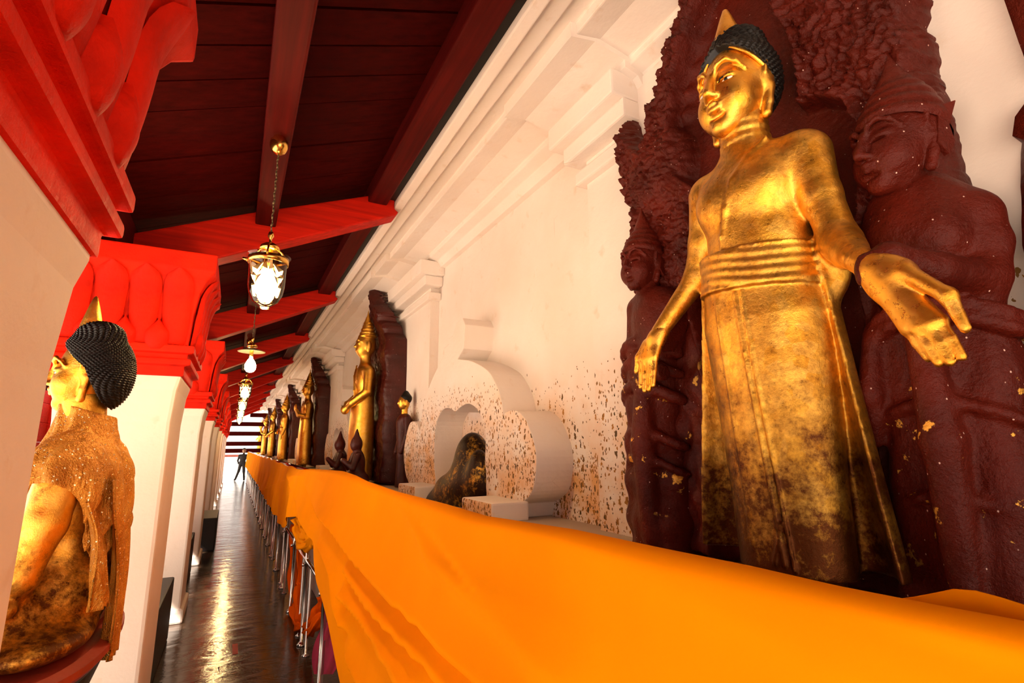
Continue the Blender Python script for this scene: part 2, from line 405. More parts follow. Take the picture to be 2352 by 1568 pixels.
# ---------------------------------------------------------------- roof
def ztop(x): return 3.19+.40*x
ceil = struct(obj('ceiling', MB().prism([(-2.2, ztop(-2.2)+.10), (1.3, ztop(1.3)+.10), (1.3, ztop(1.3)+.16), (-2.2, ztop(-2.2)+.16)], YA, YB).me('ceiling'), MAROON))
bw = .222; bdat = None
y = YA; nb = 0
mbx = MB().prism([(-2.18, ztop(-2.18)+.075), (1.28, ztop(1.28)+.075), (1.28, ztop(1.28)+.10), (-2.18, ztop(-2.18)+.10)], 0.004, bw-.005)
bdat = mbx.me('board'); bdat.materials.append(MAROON)
while y < 14:
    o = obj('board', bdat, None, ceil, (0, y, rnd.uniform(-.006, .004))); y += bw; nb += 1
far_mb = MB(); 
while y < YB-.3:
    far_mb.prism([(-2.18, ztop(-2.18)+.075), (1.28, ztop(1.28)+.075), (1.28, ztop(1.28)+.10), (-2.18, ztop(-2.18)+.10)], y, y+bw-.008); y += bw
o = obj('far_boards', far_mb.me('far_boards'), MAROON, ceil); o['kind'] = 'stuff'
# purlins along the gallery
def purlin(x0, x1, zb, zt, label):
    m = MB().box((x0, YA, zb), (x1, YB-.2, zt)).me('purlin', bevel=.012)
    return tag(obj('roof_purlin', m, PURLIN), label, 'purlin')
purlin(-.005, .125, 3.10, 3.30, 'dark red roof purlin from which the lamps hang')
struct(obj('gap_shade_strip', MB().box((.88, YA, 3.49), (.957, YB-.2, 3.56)).me('gap_shade_strip'), DARK))  # dark strip added as painted shade for the gap between purlin and cornice
purlin(.745, .89, 3.435, 3.62, 'dark red roof purlin close beside the white cornice')
purlin(-.80, -.66, 2.70, 2.96, 'dark red roof purlin lying over the column capitals')
purlin(-2.05, -1.92, 2.28, 2.46, 'dark red roof purlin near the outer eave')
bmesh_ = MB().prism([(-2.15, 2.18), (-2.15, 2.36), (-.74, 2.873), (-.03, 3.18), (.95, 3.568), (.95, 3.425), (.985, 3.40), (.965, 3.375), (-.273, 2.785), (-.82, 2.62)], 0, .17).me('roof_beam', bevel=.012)
nbeam = 11
for n in range(nbeam):
    tag(obj('roof_beam', bmesh_, BEAMRED, None, (0, 1.023+S*n, 0)), 'bright red sloping roof beam running from a column to the white cornice', 'beam', 'red roof beams')
# ---------------------------------------------------------------- columns
def petal_mesh(w_, h_, depth, curl, name, tall=False):
    """leaf-shaped lotus petal; u across, v up, bulging toward +b, the tip curling out"""
    nu, nv = 9, 14; V = []; Fc = []
    for j in range(nv):
        v = max(0, j-1)/(nv-2); half = w_*.5*((.72+.28*v)*max(.02, 1-max(0, (v-.72)/.28)**2.2)**.5 if tall else (math.sin(math.pi*min(1, .16+v*.84))**.6)*max(.02, 1-max(0, (v-.55)/.45)**1.3))
        for i in range(nu):
            u = -1+2*i/(nu-1); V.append((u*half, -.045 if j == 0 else depth*(1-u*u)**.6*(.35+.65*math.sin(math.pi*min(1, v*.8+.15)))+curl*max(0, v-.6)**2*6, v*h_))
    for j in range(nv-1):
        for i in range(nu-1): Fc.append((j*nu+i, j*nu+i+1, (j+1)*nu+i+1, (j+1)*nu+i))
    return mesh_data(name, V, Fc, True)
PET = petal_mesh(.150, .415, .028, .055, 'petal', True); PET.materials.append(RED)
BUD = petal_mesh(.135, .17, .05, .0, 'petal_small'); BUD.materials.append(RED)
CZ0, CZ1 = 1.985, 2.66
def column():
    t = thing('column', '', 'column')
    wx, wy = (CXR-CXL), CYW
    # shaft, slightly flared under the capital
    V = MB(); lv = [(0, .03), (.12, .03), (.121, 0), (CZ0-.25, 0), (CZ0-.08, .012), (CZ0, .03)]
    b = 0
    for z, e in lv: V.v += [(CXL-e, -e, z), (CXR+e, -e, z), (CXR+e, wy+e, z), (CXL-e, wy+e, z)]
    for i in range(len(lv)-1):
        for k in range(4):
            k2 = (k+1) % 4; V.f.append((4*i+k, 4*i+k2, 4*i+4+k2, 4*i+4+k))
    V.f.append((3, 2, 1, 0)); n = 4*(len(lv)-1); V.f.append((n, n+1, n+2, n+3))
    obj('shaft', V.me('shaft', bevel=.018), COLP, t)
    # capital: mouldings, flared bell, abacus
    V = MB(); cp = [(CZ0-.005, .035), (CZ0+.05, .035), (CZ0+.055, .065), (CZ0+.085, .065), (CZ0+.09, .045), (CZ0+.115, .045), (CZ0+.12, .075), (CZ0+.16, .075), (CZ0+.165, .04), (CZ0+.22, .045), (CZ0+.34, .05), (CZ0+.46, .07), (CZ0+.53, .10), (CZ0+.57, .135), (CZ0+.575, .14), (CZ1, .14)]
    for z, e in cp: V.v += [(CXL-e, -e, z), (CXR+e, -e, z), (CXR+e, wy+e, z), (CXL-e, wy+e, z)]
    for i in range(len(cp)-1):
        for k in range(4):
            k2 = (k+1) % 4; V.f.append((4*i+k, 4*i+k2, 4*i+4+k2, 4*i+4+k))
    V.f.append((3, 2, 1, 0)); n = 4*(len(cp)-1); V.f.append((n, n+1, n+2, n+3))
    c = obj('capital', V.me('capital', bevel=.008), RED, t)
    def put(me, x, y, z, rz, tilt):
        o = obj('petal', me, None, c, (x, y, z)); o.rotation_euler = (tilt, 0, rz)
    for face in range(4):
        L = wx if face in (0, 2) else wy; npet = 4
        for i in range(npet):
            u = (i+.5)/npet-.5; s = u*(L+.09)
            for kind in (0, 1):
                if kind == 1 and i == npet-1: continue
                ss = s if kind == 0 else s+(L+.09)/npet/2
                off = .048; z = CZ0+(.165 if kind == 0 else .135)
                cx, cy_ = (CXL+CXR)/2, wy/2
                if face == 0: p = (cx+ss, -off, z); rz = math.pi
                elif face == 1: p = (CXR+off, cy_+ss, z); rz = -math.pi/2
                elif face == 2: p = (cx+ss, wy+off, z); rz = 0
                else: p = (CXL-off, cy_+ss, z); rz = math.pi/2
                put(PET if kind == 0 else BUD, *p, rz, -.10 if kind == 0 else -.05)
    return t
col0 = column()
NCOL = 10
for n in range(NCOL):
    lab = ['white square column with red lotus capital beside the seated gold Buddha, catching tan light', 'white square column with red lotus capital right behind the back of the seated gold Buddha'][n] if n < 2 else 'white square column with red lotus capital in the far row along the walkway'
    c = col0 if n == 0 else dup(col0, (0, 0, 0))
    c.location = (0, CY0+S*n, 0); c['label'] = lab
    if n >= 2: c['group'] = 'far columns of the gallery'
# ---------------------------------------------------------------- gable end: dark louvre boards against the sky
for i, yy in enumerate([950, 971, 993, 1016, 1032]):
    z = atY(560, yy, YB)[2]
    o = obj('end_board', MB().box((max(-1.6, (z-3.09)/.4), YB-.05, z-.17), (1.745, YB+.05, z+.05)).me('end_board'), MAROON)
    tag(o, ('topmost', 'second highest', 'middle', 'second lowest', 'lowest')[i]+' dark horizontal board across the bright far end of the gallery', 'board', 'boards across the far end')
o = obj('end_lintel', MB().box((-1.6, YB-.12, 1.10), (1.745, YB+.1, 1.22)).me('end_lintel'), plain('pale_red_paint', (.62, .2, .16), .6))
tag(o, 'pale red horizontal rail above the bright far doorway', 'rail')

scr = thing('red_screen', 'red wooden board screen seen past the seated Buddha beyond the columns', 'screen', (-2.7, 11, 0))
sbm = MB().box((-.02, -4.5, 0), (.02, 4.5, .298)).me('screen_board', bevel=.01)
for i in range(10): obj('screen_board', sbm, BEAMRED, scr, (0, 0, -.4+.3*i))
for i in range(5): obj('screen_post', MB().box((.02, -4.5+2.2*i, -.45), (.10, -4.4+2.2*i, 2.6)).me('screen_post'), BEAMRED, scr)
def ellipsoid_pts(c, r, nu=14, nv=9):
    V = []; Fc = []
    for j in range(nv):
        p = -math.pi/2+math.pi*j/(nv-1)
        for i in range(nu):
            q = 2*math.pi*i/nu; V.append((c[0]+r[0]*math.cos(p)*math.cos(q), c[1]+r[1]*math.cos(p)*math.sin(q), c[2]+r[2]*math.sin(p)))
    for j in range(nv-1):
        for i in range(nu): Fc.append((j*nu+i, j*nu+(i+1) % nu, (j+1)*nu+(i+1) % nu, (j+1)*nu+i))
    return V, Fc
# ------------------------------------------------------------------ hands
def hand(Fd, wrist, palm, knuckles, tips, thumb, r=.012, pr=.016, k=.008):
    """palm web from the wrist to four knuckles, one chain per finger, thumb from the side of the palm"""
    w_ = np.array(wrist); pc = np.array(palm); mid_k = np.mean(np.array(knuckles), 0)
    for kn in knuckles:
        kn = np.array(kn); w2 = w_*.82+pc*.18+(kn-mid_k)*.55
        Fd.cap(w2, kn, pr*1.05, r*1.12, .014); Fd.cap((w2+pc)/2, kn, pr*.95, r*1.1, .012)
    for i, (kn, tp) in enumerate(zip(knuckles, tips)):
        kn = np.array(kn); tp = np.array(tp[0] if isinstance(tp, list) else tp); mid = (kn+tp)/2
        Fd.chain([kn, mid, tp], [r, r*.98, r*.80], k*.5)
    Fd.chain(thumb, [r*1.7, r*1.35, r*.9], .012)
# ------------------------------------------------------------------ the large standing Buddha
BX, BY = 1.38, 0.97
def bw_(P): return np.stack([-P[:, 1], -P[:, 0], P[:, 2]-1.18], 1)
def interp(z, xs, ys): return np.interp(z, xs, ys).astype(np.float32)
def tube_par(z):
    ca = .035*np.clip((2.05-z)/.75, 0, 1); wa = interp(z, [1.28, 1.5, 1.75, 1.95, 2.12], [.145, .15, .172, .192, .172]); wb = interp(z, [1.28, 1.5, 1.75, 1.95, 2.12], [.125, .125, .128, .13, .118]); cb = interp(z, [1.28, 2.0], [.03, .012]); return ca, wa, wb, cb
def tube_front(a, z, off=0.0):
    ca, wa, wb, cb = tube_par(np.array([z])); u = np.clip((a-ca[0])/wa[0], -.98, .98); return float(cb[0]+wb[0]*math.sqrt(1-u*u)+off)
def head_field(vs=1.0):
    # head
    F = Field((-.17, -.2, 2.54), (.17, .22, 2.98), .0036*vs)
    F.ell((0, -.01, 2.80), (.112, .125, .14), .03); F.ell((0, .035, 2.70), (.091, .098, .115), .06); F.ell((0, .098, 2.612), (.034, .026, .026), .04)
    for s_ in (-1, 1):
        F.ell((s_*.048, .078, 2.695), (.045, .045, .055), .04)
        F.ell((s_*.043, .098, 2.765), (.034, .030, .020), .012)
        F.chain([(s_*.010, .133, 2.785), (s_*.028, .135, 2.812), (s_*.052, .124, 2.822), (s_*.076, .103, 2.808), (s_*.092, .078, 2.78)], [.006, .0075, .0075, .006, .004], .012)
        F.ell((s_*.017, .140, 2.706), (.012, .014, .011), .008)
        F.ell((s_*.110, -.008, 2.765), (.013, .030, .055), .012); F.chain([(s_*.110, -.03, 2.80), (s_*.118, -.012, 2.825), (s_*.120, .012, 2.805), (s_*.116, .014, 2.77)], .007, .006)
        F.chain([(s_*.110, -.012, 2.73), (s_*.106, -.002, 2.675), (s_*.098, .004, 2.635)], [.015, .014, .018], .012)
        F.chain([(s_*.036, .112, 2.684), (s_*.020, .130, 2.678), (s_*.006, .138, 2.682), (0, .137, 2.680)], [.005, .008, .0095, .0085], .006)
        F.chain([(s_*.032, .114, 2.680), (s_*.016, .130, 2.667), (0, .134, 2.664)], [.005, .009, .010], .006)
        F.ell((s_*.045, .122, 2.752), (.026, .018, .0045), .004, None, 'c')
    F.cap((0, .128, 2.795), (0, .158, 2.716), .010, .0165, .015)
    F.ell((0, .125, 2.643), (.03, .012, .008), .01, None, 'c')
    return F.geo(1)
HEADP, HEADQ = head_field()
def build_head(t, xf, gold, spire_mat, vs=1.0, nape=0.0, rows=13.0, cols=17.0, sp=1.0):
    hd = obj('head', mesh_data('head', xf(HEADP), np.ascontiguousarray(HEADQ[:, ::-1]), True), gold, t)
    def part(name, me_pts, faces, m, par):
        return obj(name, mesh_data(name, xf(np.array(me_pts, float)), [tuple(f)[::-1] for f in faces], True), m, par)
    for s_ in (-1, 1):
        V_, F_ = ellipsoid_pts((s_*.045, .1085, 2.752), (.024, .0150, .0072)); part('eye', V_, F_, EYEW, hd)
        V_, F_ = ellipsoid_pts((s_*.045+.002, .1165, 2.752), (.0090, .0085, .0070)); part('iris', V_, F_, BLACKHAIR, hd)
        q = MB().tube([(s_*.018, .124, 2.752), (s_*.032, .1285, 2.7605), (s_*.05, .124, 2.762), (s_*.072, .105, 2.759)], [.0015, .0034, .0036, .0015], 6); part('eyeliner', q.v, q.f, BLACKHAIR, hd)
    # hair of snail curls, raised crown and spire
    F = Field((-.17, -.2, 2.56), (.17, .18, 3.04), .0036*vs)
    def hair(x, y, z):
        px, py, pz = x, y+.014, z-2.815; k0 = np.sqrt((px/.126)**2+(py/.142)**2+(pz/.152)**2); d = (k0-1)*.132
        d2 = (np.sqrt((px/.082)**2+((y+.02)/.085)**2+((z-2.955)/.055)**2)-1)*.06; h = np.clip(.5+.5*(d2-d)/.03, 0, 1); d = d2+(d-d2)*h-.03*h*(1-h)
        if nape > 0:
            d3 = (np.sqrt((x/.118)**2+((y+.055)/.108)**2+((z-2.73)/.14)**2)-1)*.11; hh = np.clip(.5+.5*(d3-d)/.06, 0, 1); d = d3+(d-d3)*hh-.06*hh*(1-hh)
        th = np.arctan2(py, px); ph = np.arctan2(pz, np.sqrt(px*px+py*py)); row = np.floor(ph*rows)
        d = d-.0095*np.abs(np.sin(ph*rows*math.pi))**.7*np.abs(np.sin((th*cols+row*1.57)*np.maximum(.35, np.cos(ph))))**.7
        line = np.where(y > 0, 2.795+.78*y-.5*np.abs(x), 2.795+(1.25+nape)*np.minimum(y, 0)-.5*np.abs(x))+.045
        return np.maximum(d, line-z).astype(np.float32)
    F.op(hair, (-.17, -.2, 2.56), (.17, .18, 3.03), 0)
    obj('hair', F.mesh('hair', xf, True, 1), BLACKHAIR, t)
    edge = []
    for q in np.linspace(-1, 1, 29):
        y = -.012+.128*math.cos(q*1.45); a = .112*math.sin(q*1.45)
        z = (2.795+.78*y if y > 0 else 2.795+1.25*y)-.5*abs(a)+.043
        s_ = math.sqrt(max(.01, 1-((z-2.805)/.15)**2)); edge.append((.118*math.sin(q*1.45)*s_, (-.012+.128*math.cos(q*1.45)*s_)+.002, z))
    q = MB().tube(edge, .0065, 8); part('hairline_band', q.v, q.f, gold, t)
    q = MB().lathe([(r_, 2.965+(z_-2.965)*sp) for r_, z_ in ((.047, 2.965), (.045, 2.985), (.034, 3.02), (.021, 3.06), (.009, 3.092), (.0, 3.10))], 24, (0, .025, 0)); part('spire', q.v, q.f, spire_mat, t)
def build_main():
    t = thing('standing_buddha', 'large gilded standing Buddha with black hair and open downturned palms against the red niche', 'statue', (BX, BY, 1.18))
    F = Field((-.42, -.2, 1.19), (.42, .34, 2.70), .005)
    F.ell((0, -.005, 2.30), (.165, .118, .21), .03); F.cap((-.155, -.012, 2.445), (.155, -.012, 2.425), .072, .072, .07)
    F.cap((0, -.005, 2.44), (.0, .02, 2.66), .074, .070, .05); F.ell((0, 0, 2.13), (.158, .112, .16), .07)
    for sgn in (-1, 1): F.ell((sgn*.075, .068, 2.35), (.075, .05, .075), .05)
    def tube(x, y, z):
        ca, wa, wb, cb = tube_par(z); q = np.sqrt(((x-ca)/wa)**2+((y-cb)/wb)**2); d = (q-1)*np.minimum(wa, wb)
        fold = .004*np.sin(26*x+4*z)*np.clip((2.0-z)*2, 0, 1); d = d+fold
        return np.maximum(d, np.maximum(1.275-.03*x-z, z-2.10)).astype(np.float32)
    F.op(tube, (-.26, -.2, 1.27), (.26, .2, 2.1), .02)
    def cape(x, y, z):
        ca = .02*np.clip((2.05-z)/.75, 0, 1)-.01; wc = interp(z, [1.29, 1.75, 2.1], [.285, .238, .205]); u = (x-ca)/wc
        b0 = -.05+.055*np.abs(u)**5-.02*np.cos(u*9)*np.clip((1.95-z)*2, 0, 1); th = .020+.014*np.clip(np.abs(u)*9-8.0, 0, 1)
        d1 = np.abs(y-b0)-th; d2 = (np.abs(u)-1)*wc; h_ = np.clip(.5-.5*(d2-d1)/.022, 0, 1); d = d2+(d1-d2)*h_+.022*h_*(1-h_)
        return np.maximum(d, np.maximum(1.285-z, z-2.12)).astype(np.float32)
    F.op(cape, (-.33, -.2, 1.28), (.33, .1, 2.12), .012)
    # belt band with raised cords
    def belt(x, y, z):
        ca, wa, wb, cb = tube_par(z); q = np.sqrt((x/(wa+.012))**2+((y-cb)/(wb+.014))**2); zz = z+.10*x
        d = (q-1)*.13-.0015*np.cos((zz-2.04+.012*np.sin(x*14))*230)
        return np.maximum(d, np.abs(zz-2.105)-.062).astype(np.float32)
    F.op(belt, (-.24, -.2, 2.0), (.24, .2, 2.2), .006)
    # vertical hems on the front of the robe
    for (a0, z0, a1, z1) in ((.008, 2.03, .085, 1.30), (.030, 2.03, .105, 1.29), (-.064, 2.02, .004, 1.33), (.085, 1.40, .06, 1.30)):
        pts = [(a0+(a1-a0)*q, tube_front(a0+(a1-a0)*q, z0+(z1-z0)*q, .001), z0+(z1-z0)*q) for q in np.linspace(0, 1, 9)]
        F.chain(pts, .0048, .005)
    # robe edge over the chest
    def chest_b(a, z):
        u = np.clip(a/.165, -.95, .95); v = np.clip((z-2.3)/.24, -.95, .95); return .118*math.sqrt(max(.05, 1-u*u-v*v*.35))
    e1 = [(.10, .055, 2.50), (.06, .085, 2.45), (.02, .115, 2.385), (-.01, .122, 2.30), (-.032, .118, 2.22), (-.036, .115, 2.16)]
    F.chain([(p[0], p[1]-.004, p[2]) for p in e1], .008, .012)
    # arms
    F.chain([(.178, -.01, 2.415), (.208, .0, 2.27), (.248, .015, 2.125), (.35, .14, 2.015)], [.068, .050, .046, .031], .02)
    F.chain([(.262, .03, 2.105), (.30, .08, 2.06)], [.05, .043], .01)
    F.chain([(-.175, -.01, 2.44), (-.205, .0, 2.28), (-.238, .01, 2.16), (-.345, .095, 1.985)], [.064, .047, .042, .028], .02)
    F.ell((.20, -.02, 2.08), (.05, .035, .10), .03)
    for sgn in (-1, 1): F.cap((.03+sgn*.075, .03, 1.20), (.03+sgn*.07, .03, 1.3), .05, .055, .02); F.ell((.03+sgn*.08, .1, 1.215), (.05, .11, .035), .03)
    for i, zc in enumerate((2.545, 2.575, 2.603)):  # neck folds
        F.chain([(.0705*math.cos(q), .006+.0705*math.sin(q), zc-.008*math.sin(q)) for q in np.linspace(0, 2*math.pi, 20)], .0035, .012)
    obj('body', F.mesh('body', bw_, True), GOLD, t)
    # left hand, palm open to the walkway
    F = Field((.28, .05, 1.70), (.60, .32, 2.10), .0038)
    kn = [(.513, .217, 1.824), (.496, .222, 1.818), (.477, .22, 1.815), (.457, .212, 1.82)]
    tp = [(.540, .226, 1.751), (.523, .232, 1.743), (.505, .230, 1.744), (.487, .222, 1.757)]
    hand(F, (.372, .155, 1.99), (.462, .198, 1.892), kn, tp, [(.462, .195, 1.94), (.535, .225, 1.868), (.556, .236, 1.800)], .0108, .0165)
    F.chain([(.335, .13, 2.028), (.395, .165, 1.975)], [.031, .030], .02)
    F.ell((.425, .178, 1.945), (.046, .024, .046), .03)
    h1 = obj('hand', F.mesh('hand', bw_, True), GOLDF, t)
    F = Field((-.46, .02, 1.72), (-.28, .22, 2.05), .0042)
    kn = [(-.342, .125, 1.895), (-.362, .128, 1.888), (-.384, .128, 1.885), (-.404, .125, 1.892)]
    tp = [(-.338, .145, 1.795), (-.357, .147, 1.782), (-.379, .146, 1.780), (-.401, .142, 1.795)]
    hand(F, (-.345, .095, 1.98), (-.372, .115, 1.935), kn, tp, [(-.395, .105, 1.95), (-.428, .115, 1.905), (-.437, .125, 1.855)], .0118, .017)
    F.chain([(-.335, .085, 2.0), (-.352, .1, 1.965)], [.028, .028], .02)
    obj('hand', F.mesh('hand', bw_, True), GOLDF, t)
    build_head(t, lambda P: bw_(np.stack([P[:, 0]*.94-.010, P[:, 1]*.96, 2.562+(P[:, 2]-2.586)*.965], 1)), GOLDF, GOLDS)
    return t
build_main()
# ------------------------------------------------------------------ carved red niche panel behind the large Buddha
PXB = 1.66                                  # wall face behind the panel
def in_poly(Y, Z, poly):
    ins = np.zeros(Y.shape, bool); n = len(poly)
    for i in range(n):
        y0, z0 = poly[i]; y1, z1 = poly[(i+1) % n]
        c = ((z0 > Z) != (z1 > Z)) & (Y < (y1-y0)*(Z-z0)/((z1-z0) if z1 != z0 else 1e-9)+y0); ins ^= c
    return ins
def dist_poly(Y, Z, poly, closed=True):
    d = np.full(Y.shape, 9.0); n = len(poly)
    for i in range(n if closed else n-1):
        y0, z0 = poly[i]; y1, z1 = poly[(i+1) % n]; ey, ez = y1-y0, z1-z0; L = max(ey*ey+ez*ez, 1e-9)
        t = np.clip(((Y-y0)*ey+(Z-z0)*ez)/L, 0, 1); d = np.minimum(d, np.hypot(Y-y0-t*ey, Z-z0-t*ez))
    return d
def pp(pts, X): return [tuple(atX(x, y, X)[1:3]) for x, y in pts]
def relief_panel(name, outline, res, height, mat, xback, parent=None, origin=(0, 0, 0), backfn=None):
    ys = [p[0] for p in outline]; zs = [p[1] for p in outline]
    y = np.arange(min(ys), max(ys)+res, res); z = np.arange(min(zs), max(zs)+res, res); Y, Z = np.meshgrid(y, z, indexing='ij')
    ins = in_poly(Y, Z, outline); sd = np.where(ins, dist_poly(Y, Z, outline), 0)
    H = height(Y, Z, sd); H = H*np.sqrt(np.clip(sd/.035, 0.02, 1))
    idx = np.full(Y.shape, -1); q = np.nonzero(ins); idx[q] = np.arange(len(q[0])); n0 = len(q[0])
    V = np.stack([xback-H[q], Y[q], Z[q]], 1)
    a, b, c, d = idx[:-1, :-1], idx[1:, :-1], idx[1:, 1:], idx[:-1, 1:]; ok = (a >= 0) & (b >= 0) & (c >= 0) & (d >= 0)
    Fc = np.stack([a[ok], d[ok], c[ok], b[ok]], 1)
    # skirt down to the wall round the edge
    e = np.concatenate([Fc[:, [i, (i+1) % 4]] for i in range(4)]); es = np.sort(e, 1); key = es[:, 0].astype(np.int64)*10**7+es[:, 1]
    u, inv, cnt = np.unique(key, return_inverse=True, return_counts=True); bd = e[cnt[inv] == 1]
    bv = np.unique(bd); mp = np.full(n0, -1); mp[bv] = n0+np.arange(len(bv)); V2 = V[bv].copy(); V2[:, 0] = xback+.02
    Fs = np.stack([bd[:, 1], bd[:, 0], mp[bd[:, 0]], mp[bd[:, 1]]], 1)
    near = V[bv, 1:3]; best = np.full(len(bv), 9.0); tgt = near.copy()
    for i in range(len(outline)):
        y0, z0 = outline[i]; y1, z1 = outline[(i+1) % len(outline)]; ey, ez = y1-y0, z1-z0; L = max(ey*ey+ez*ez, 1e-9)
        tt = np.clip(((near[:, 0]-y0)*ey+(near[:, 1]-z0)*ez)/L, 0, 1); cy, cz = y0+tt*ey, z0+tt*ez; dd = np.hypot(near[:, 0]-cy, near[:, 1]-cz); k = dd < best
        best[k] = dd[k]; tgt[k, 0] = cy[k]; tgt[k, 1] = cz[k]
    V[bv, 1:3] = tgt; V2[:, 1:3] = tgt
    V = np.concatenate([V, V2])-np.array(origin); 
    if backfn is not None:
        nn = len(V); B = V[:n0].copy(); B[:, 0] = backfn(B[:, 2]); V[n0:, 0] = backfn(V[n0:, 2]); V = np.concatenate([V, B]); Fc = np.concatenate([Fc, Fc[:, ::-1]+nn])
    me = mesh_data(name, V, np.concatenate([Fc, Fs]), True)
    return obj(name, me, mat, parent)
def blob(Y, Z, cy, cz, ry, rz, h, ang=0.0):
    y, z = Y-cy, Z-cz
    if ang: y, z = y*math.cos(ang)+z*math.sin(ang), -y*math.sin(ang)+z*math.cos(ang)
    return h*np.sqrt(np.clip(1-(y/ry)**2-(z/rz)**2, 0, 1))
def limb(Y, Z, p, q, r0, r1, h0, h1):
    ey, ez = q[0]-p[0], q[1]-p[1]; t = np.clip(((Y-p[0])*ey+(Z-p[1])*ez)/(ey*ey+ez*ez), 0, 1); d = np.hypot(Y-p[0]-t*ey, Z-p[1]-t*ez); r = r0+(r1-r0)*t
    return np.where(d < r, (h0+(h1-h0)*t)+r*np.sqrt(np.clip(1-(d/r)**2, 0, 1))-r*.3, 0)
def scroll(Y, Z, f=1.0):
    a = Y*58*f+2.2*np.sin(Z*41*f)+1.1*np.sin(Z*97*f+Y*30); b = Z*55*f+2.2*np.sin(Y*47*f+1.3)+1.1*np.sin(Y*90*f-Z*25)
    return .5*(np.sin(a)*np.sin(b))+.28*np.sin(a*1.9+b)*np.sin(b*2.1-a)+.16*np.sin(a*4.1)*np.sin(b*3.7)
PNL = 1.50
OUT = [(1478, 1262), (1470, 1180), (1466, 1060), (1458, 950), (1460, 905), (1452, 860), (1456, 800), (1446, 740), (1452, 700), (1440, 676), (1428, 640), (1420, 600), (1420, 560), (1432, 540), (1440, 505), (1428, 470), (1412, 430), (1404, 380), (1406, 320), (1412, 275), (1420, 258), (1432, 300), (1464, 330), (1470, 310), (1474, 270), (1472, 235), (1490, 225), (1492, 165), (1506, 150), (1508, 100), (1524, 90), (1528, 40), (1544, 20), (1552, -30), (1570, -60), (1580, -110), (1700, -190), (1800, -230), (1900, -190), (2010, -120), (2140, -30), (2132, 10), (2122, 70), (2150, 95), (2155, 140), (2152, 175), (2170, 215), (2185, 280), (2200, 350), (2225, 420), (2262, 450), (2285, 500), (2300, 570), (2296, 640), (2262, 690), (2275, 720), (2290, 780), (2315, 830), (2322, 900), (2340, 1000), (2352, 1100), (2368, 1300), (2400, 1480)]
def rough_line(p, n=5, amp=.007):
    r_ = random.Random(3); o = []
    for i in range(len(p)-1):
        for k in range(n):
            q = k/n; o.append((p[i][0]+(p[i+1][0]-p[i][0])*q+(r_.uniform(-amp, amp) if k else 0), p[i][1]+(p[i+1][1]-p[i][1])*q+(r_.uniform(-amp, amp) if k else 0)))
    return o+[p[-1]]
OUTW = [tuple(atX(x, y, 1.53 if x < 1750 else 1.64)[1:3]) for x, y in OUT]; OUTW[-1] = (OUTW[-1][0], 1.18); OUTW[0] = (OUTW[0][0], 1.18); OUTW = rough_line(OUTW)
REC = pp([(1655, 1330), (1640, 900), (1600, 700), (1592, 430), (1560, 420), (1545, 330), (1560, 200), (1600, 60), (1640, -40), (1740, -60), (1800, 60), (1832, 130), (1842, 200), (1838, 250), (1885, 232), (1945, 240), (1972, 290), (1985, 400), (1975, 530), (1985, 700), (2010, 900), (2060, 1300)], 1.56)
def P1(x, y, X=1.47): q = atX(x, y, X); return (float(q[1]), float(q[2]))
def main_height(Y, Z, sd):
    rec = in_poly(Y, Z, REC); dr = dist_poly(Y, Z, REC); t = np.clip(np.where(rec, -dr, dr)/.018+.5, 0, 1); t = t*t*(3-2*t)
    sc = scroll(Y, Z); low = np.clip((Z-2.0)/.25, 0, 1)
    H = .045+t*(.085+(.026*sc+.012*np.sin(Y*22)*np.sin(Z*19))*low*t)
    H = H+.0015*sc
    H = H+t*.012*np.clip(1-np.abs(dr-.012)/.012, 0, 1)
    H = H+.010*(1-low)*t*np.sin(Z*31+2*np.sin(Y*17))*np.sin(Y*26+np.sin(Z*13))+.004*t*np.sin(Y*75+3*np.sin(Z*20))
    # --- big leaf scroll above the far attendant
    p = P1(1470, 385, 1.46); B = blob(Y, Z, p[0], p[1], .19, .20, .11, .5); H = np.maximum(H, np.where(B > 0, .07+B+.022*scroll(Y, Z, 1.15), 0))
    q0, q1 = P1(1445, 350), P1(1585, 440); 
    for k in range(3): H = np.maximum(H, limb(Y, Z, (q0[0], q0[1]-.03*k), (q1[0], q1[1]-.03*k), .012, .012, .17, .12))
    # --- ribbed jamb between leaf and arch
    j = np.exp(-(dist_poly(Y, Z, [P1(1530, 330, 1.5), P1(1548, 150, 1.5), P1(1590, -20, 1.5)], False)/.03)**2); H = H+.03*j*(1+.4*np.sin(Z*70))
    return H
red = thing('niche_panel', 'carved dark red niche panel with attendants behind the large standing gold Buddha', 'relief panel', (PXB, 1.07, 1.18))
relief_panel('relief', OUTW, .0062, main_height, PANEL, PXB, red, (PXB, 1.07, 1.18))

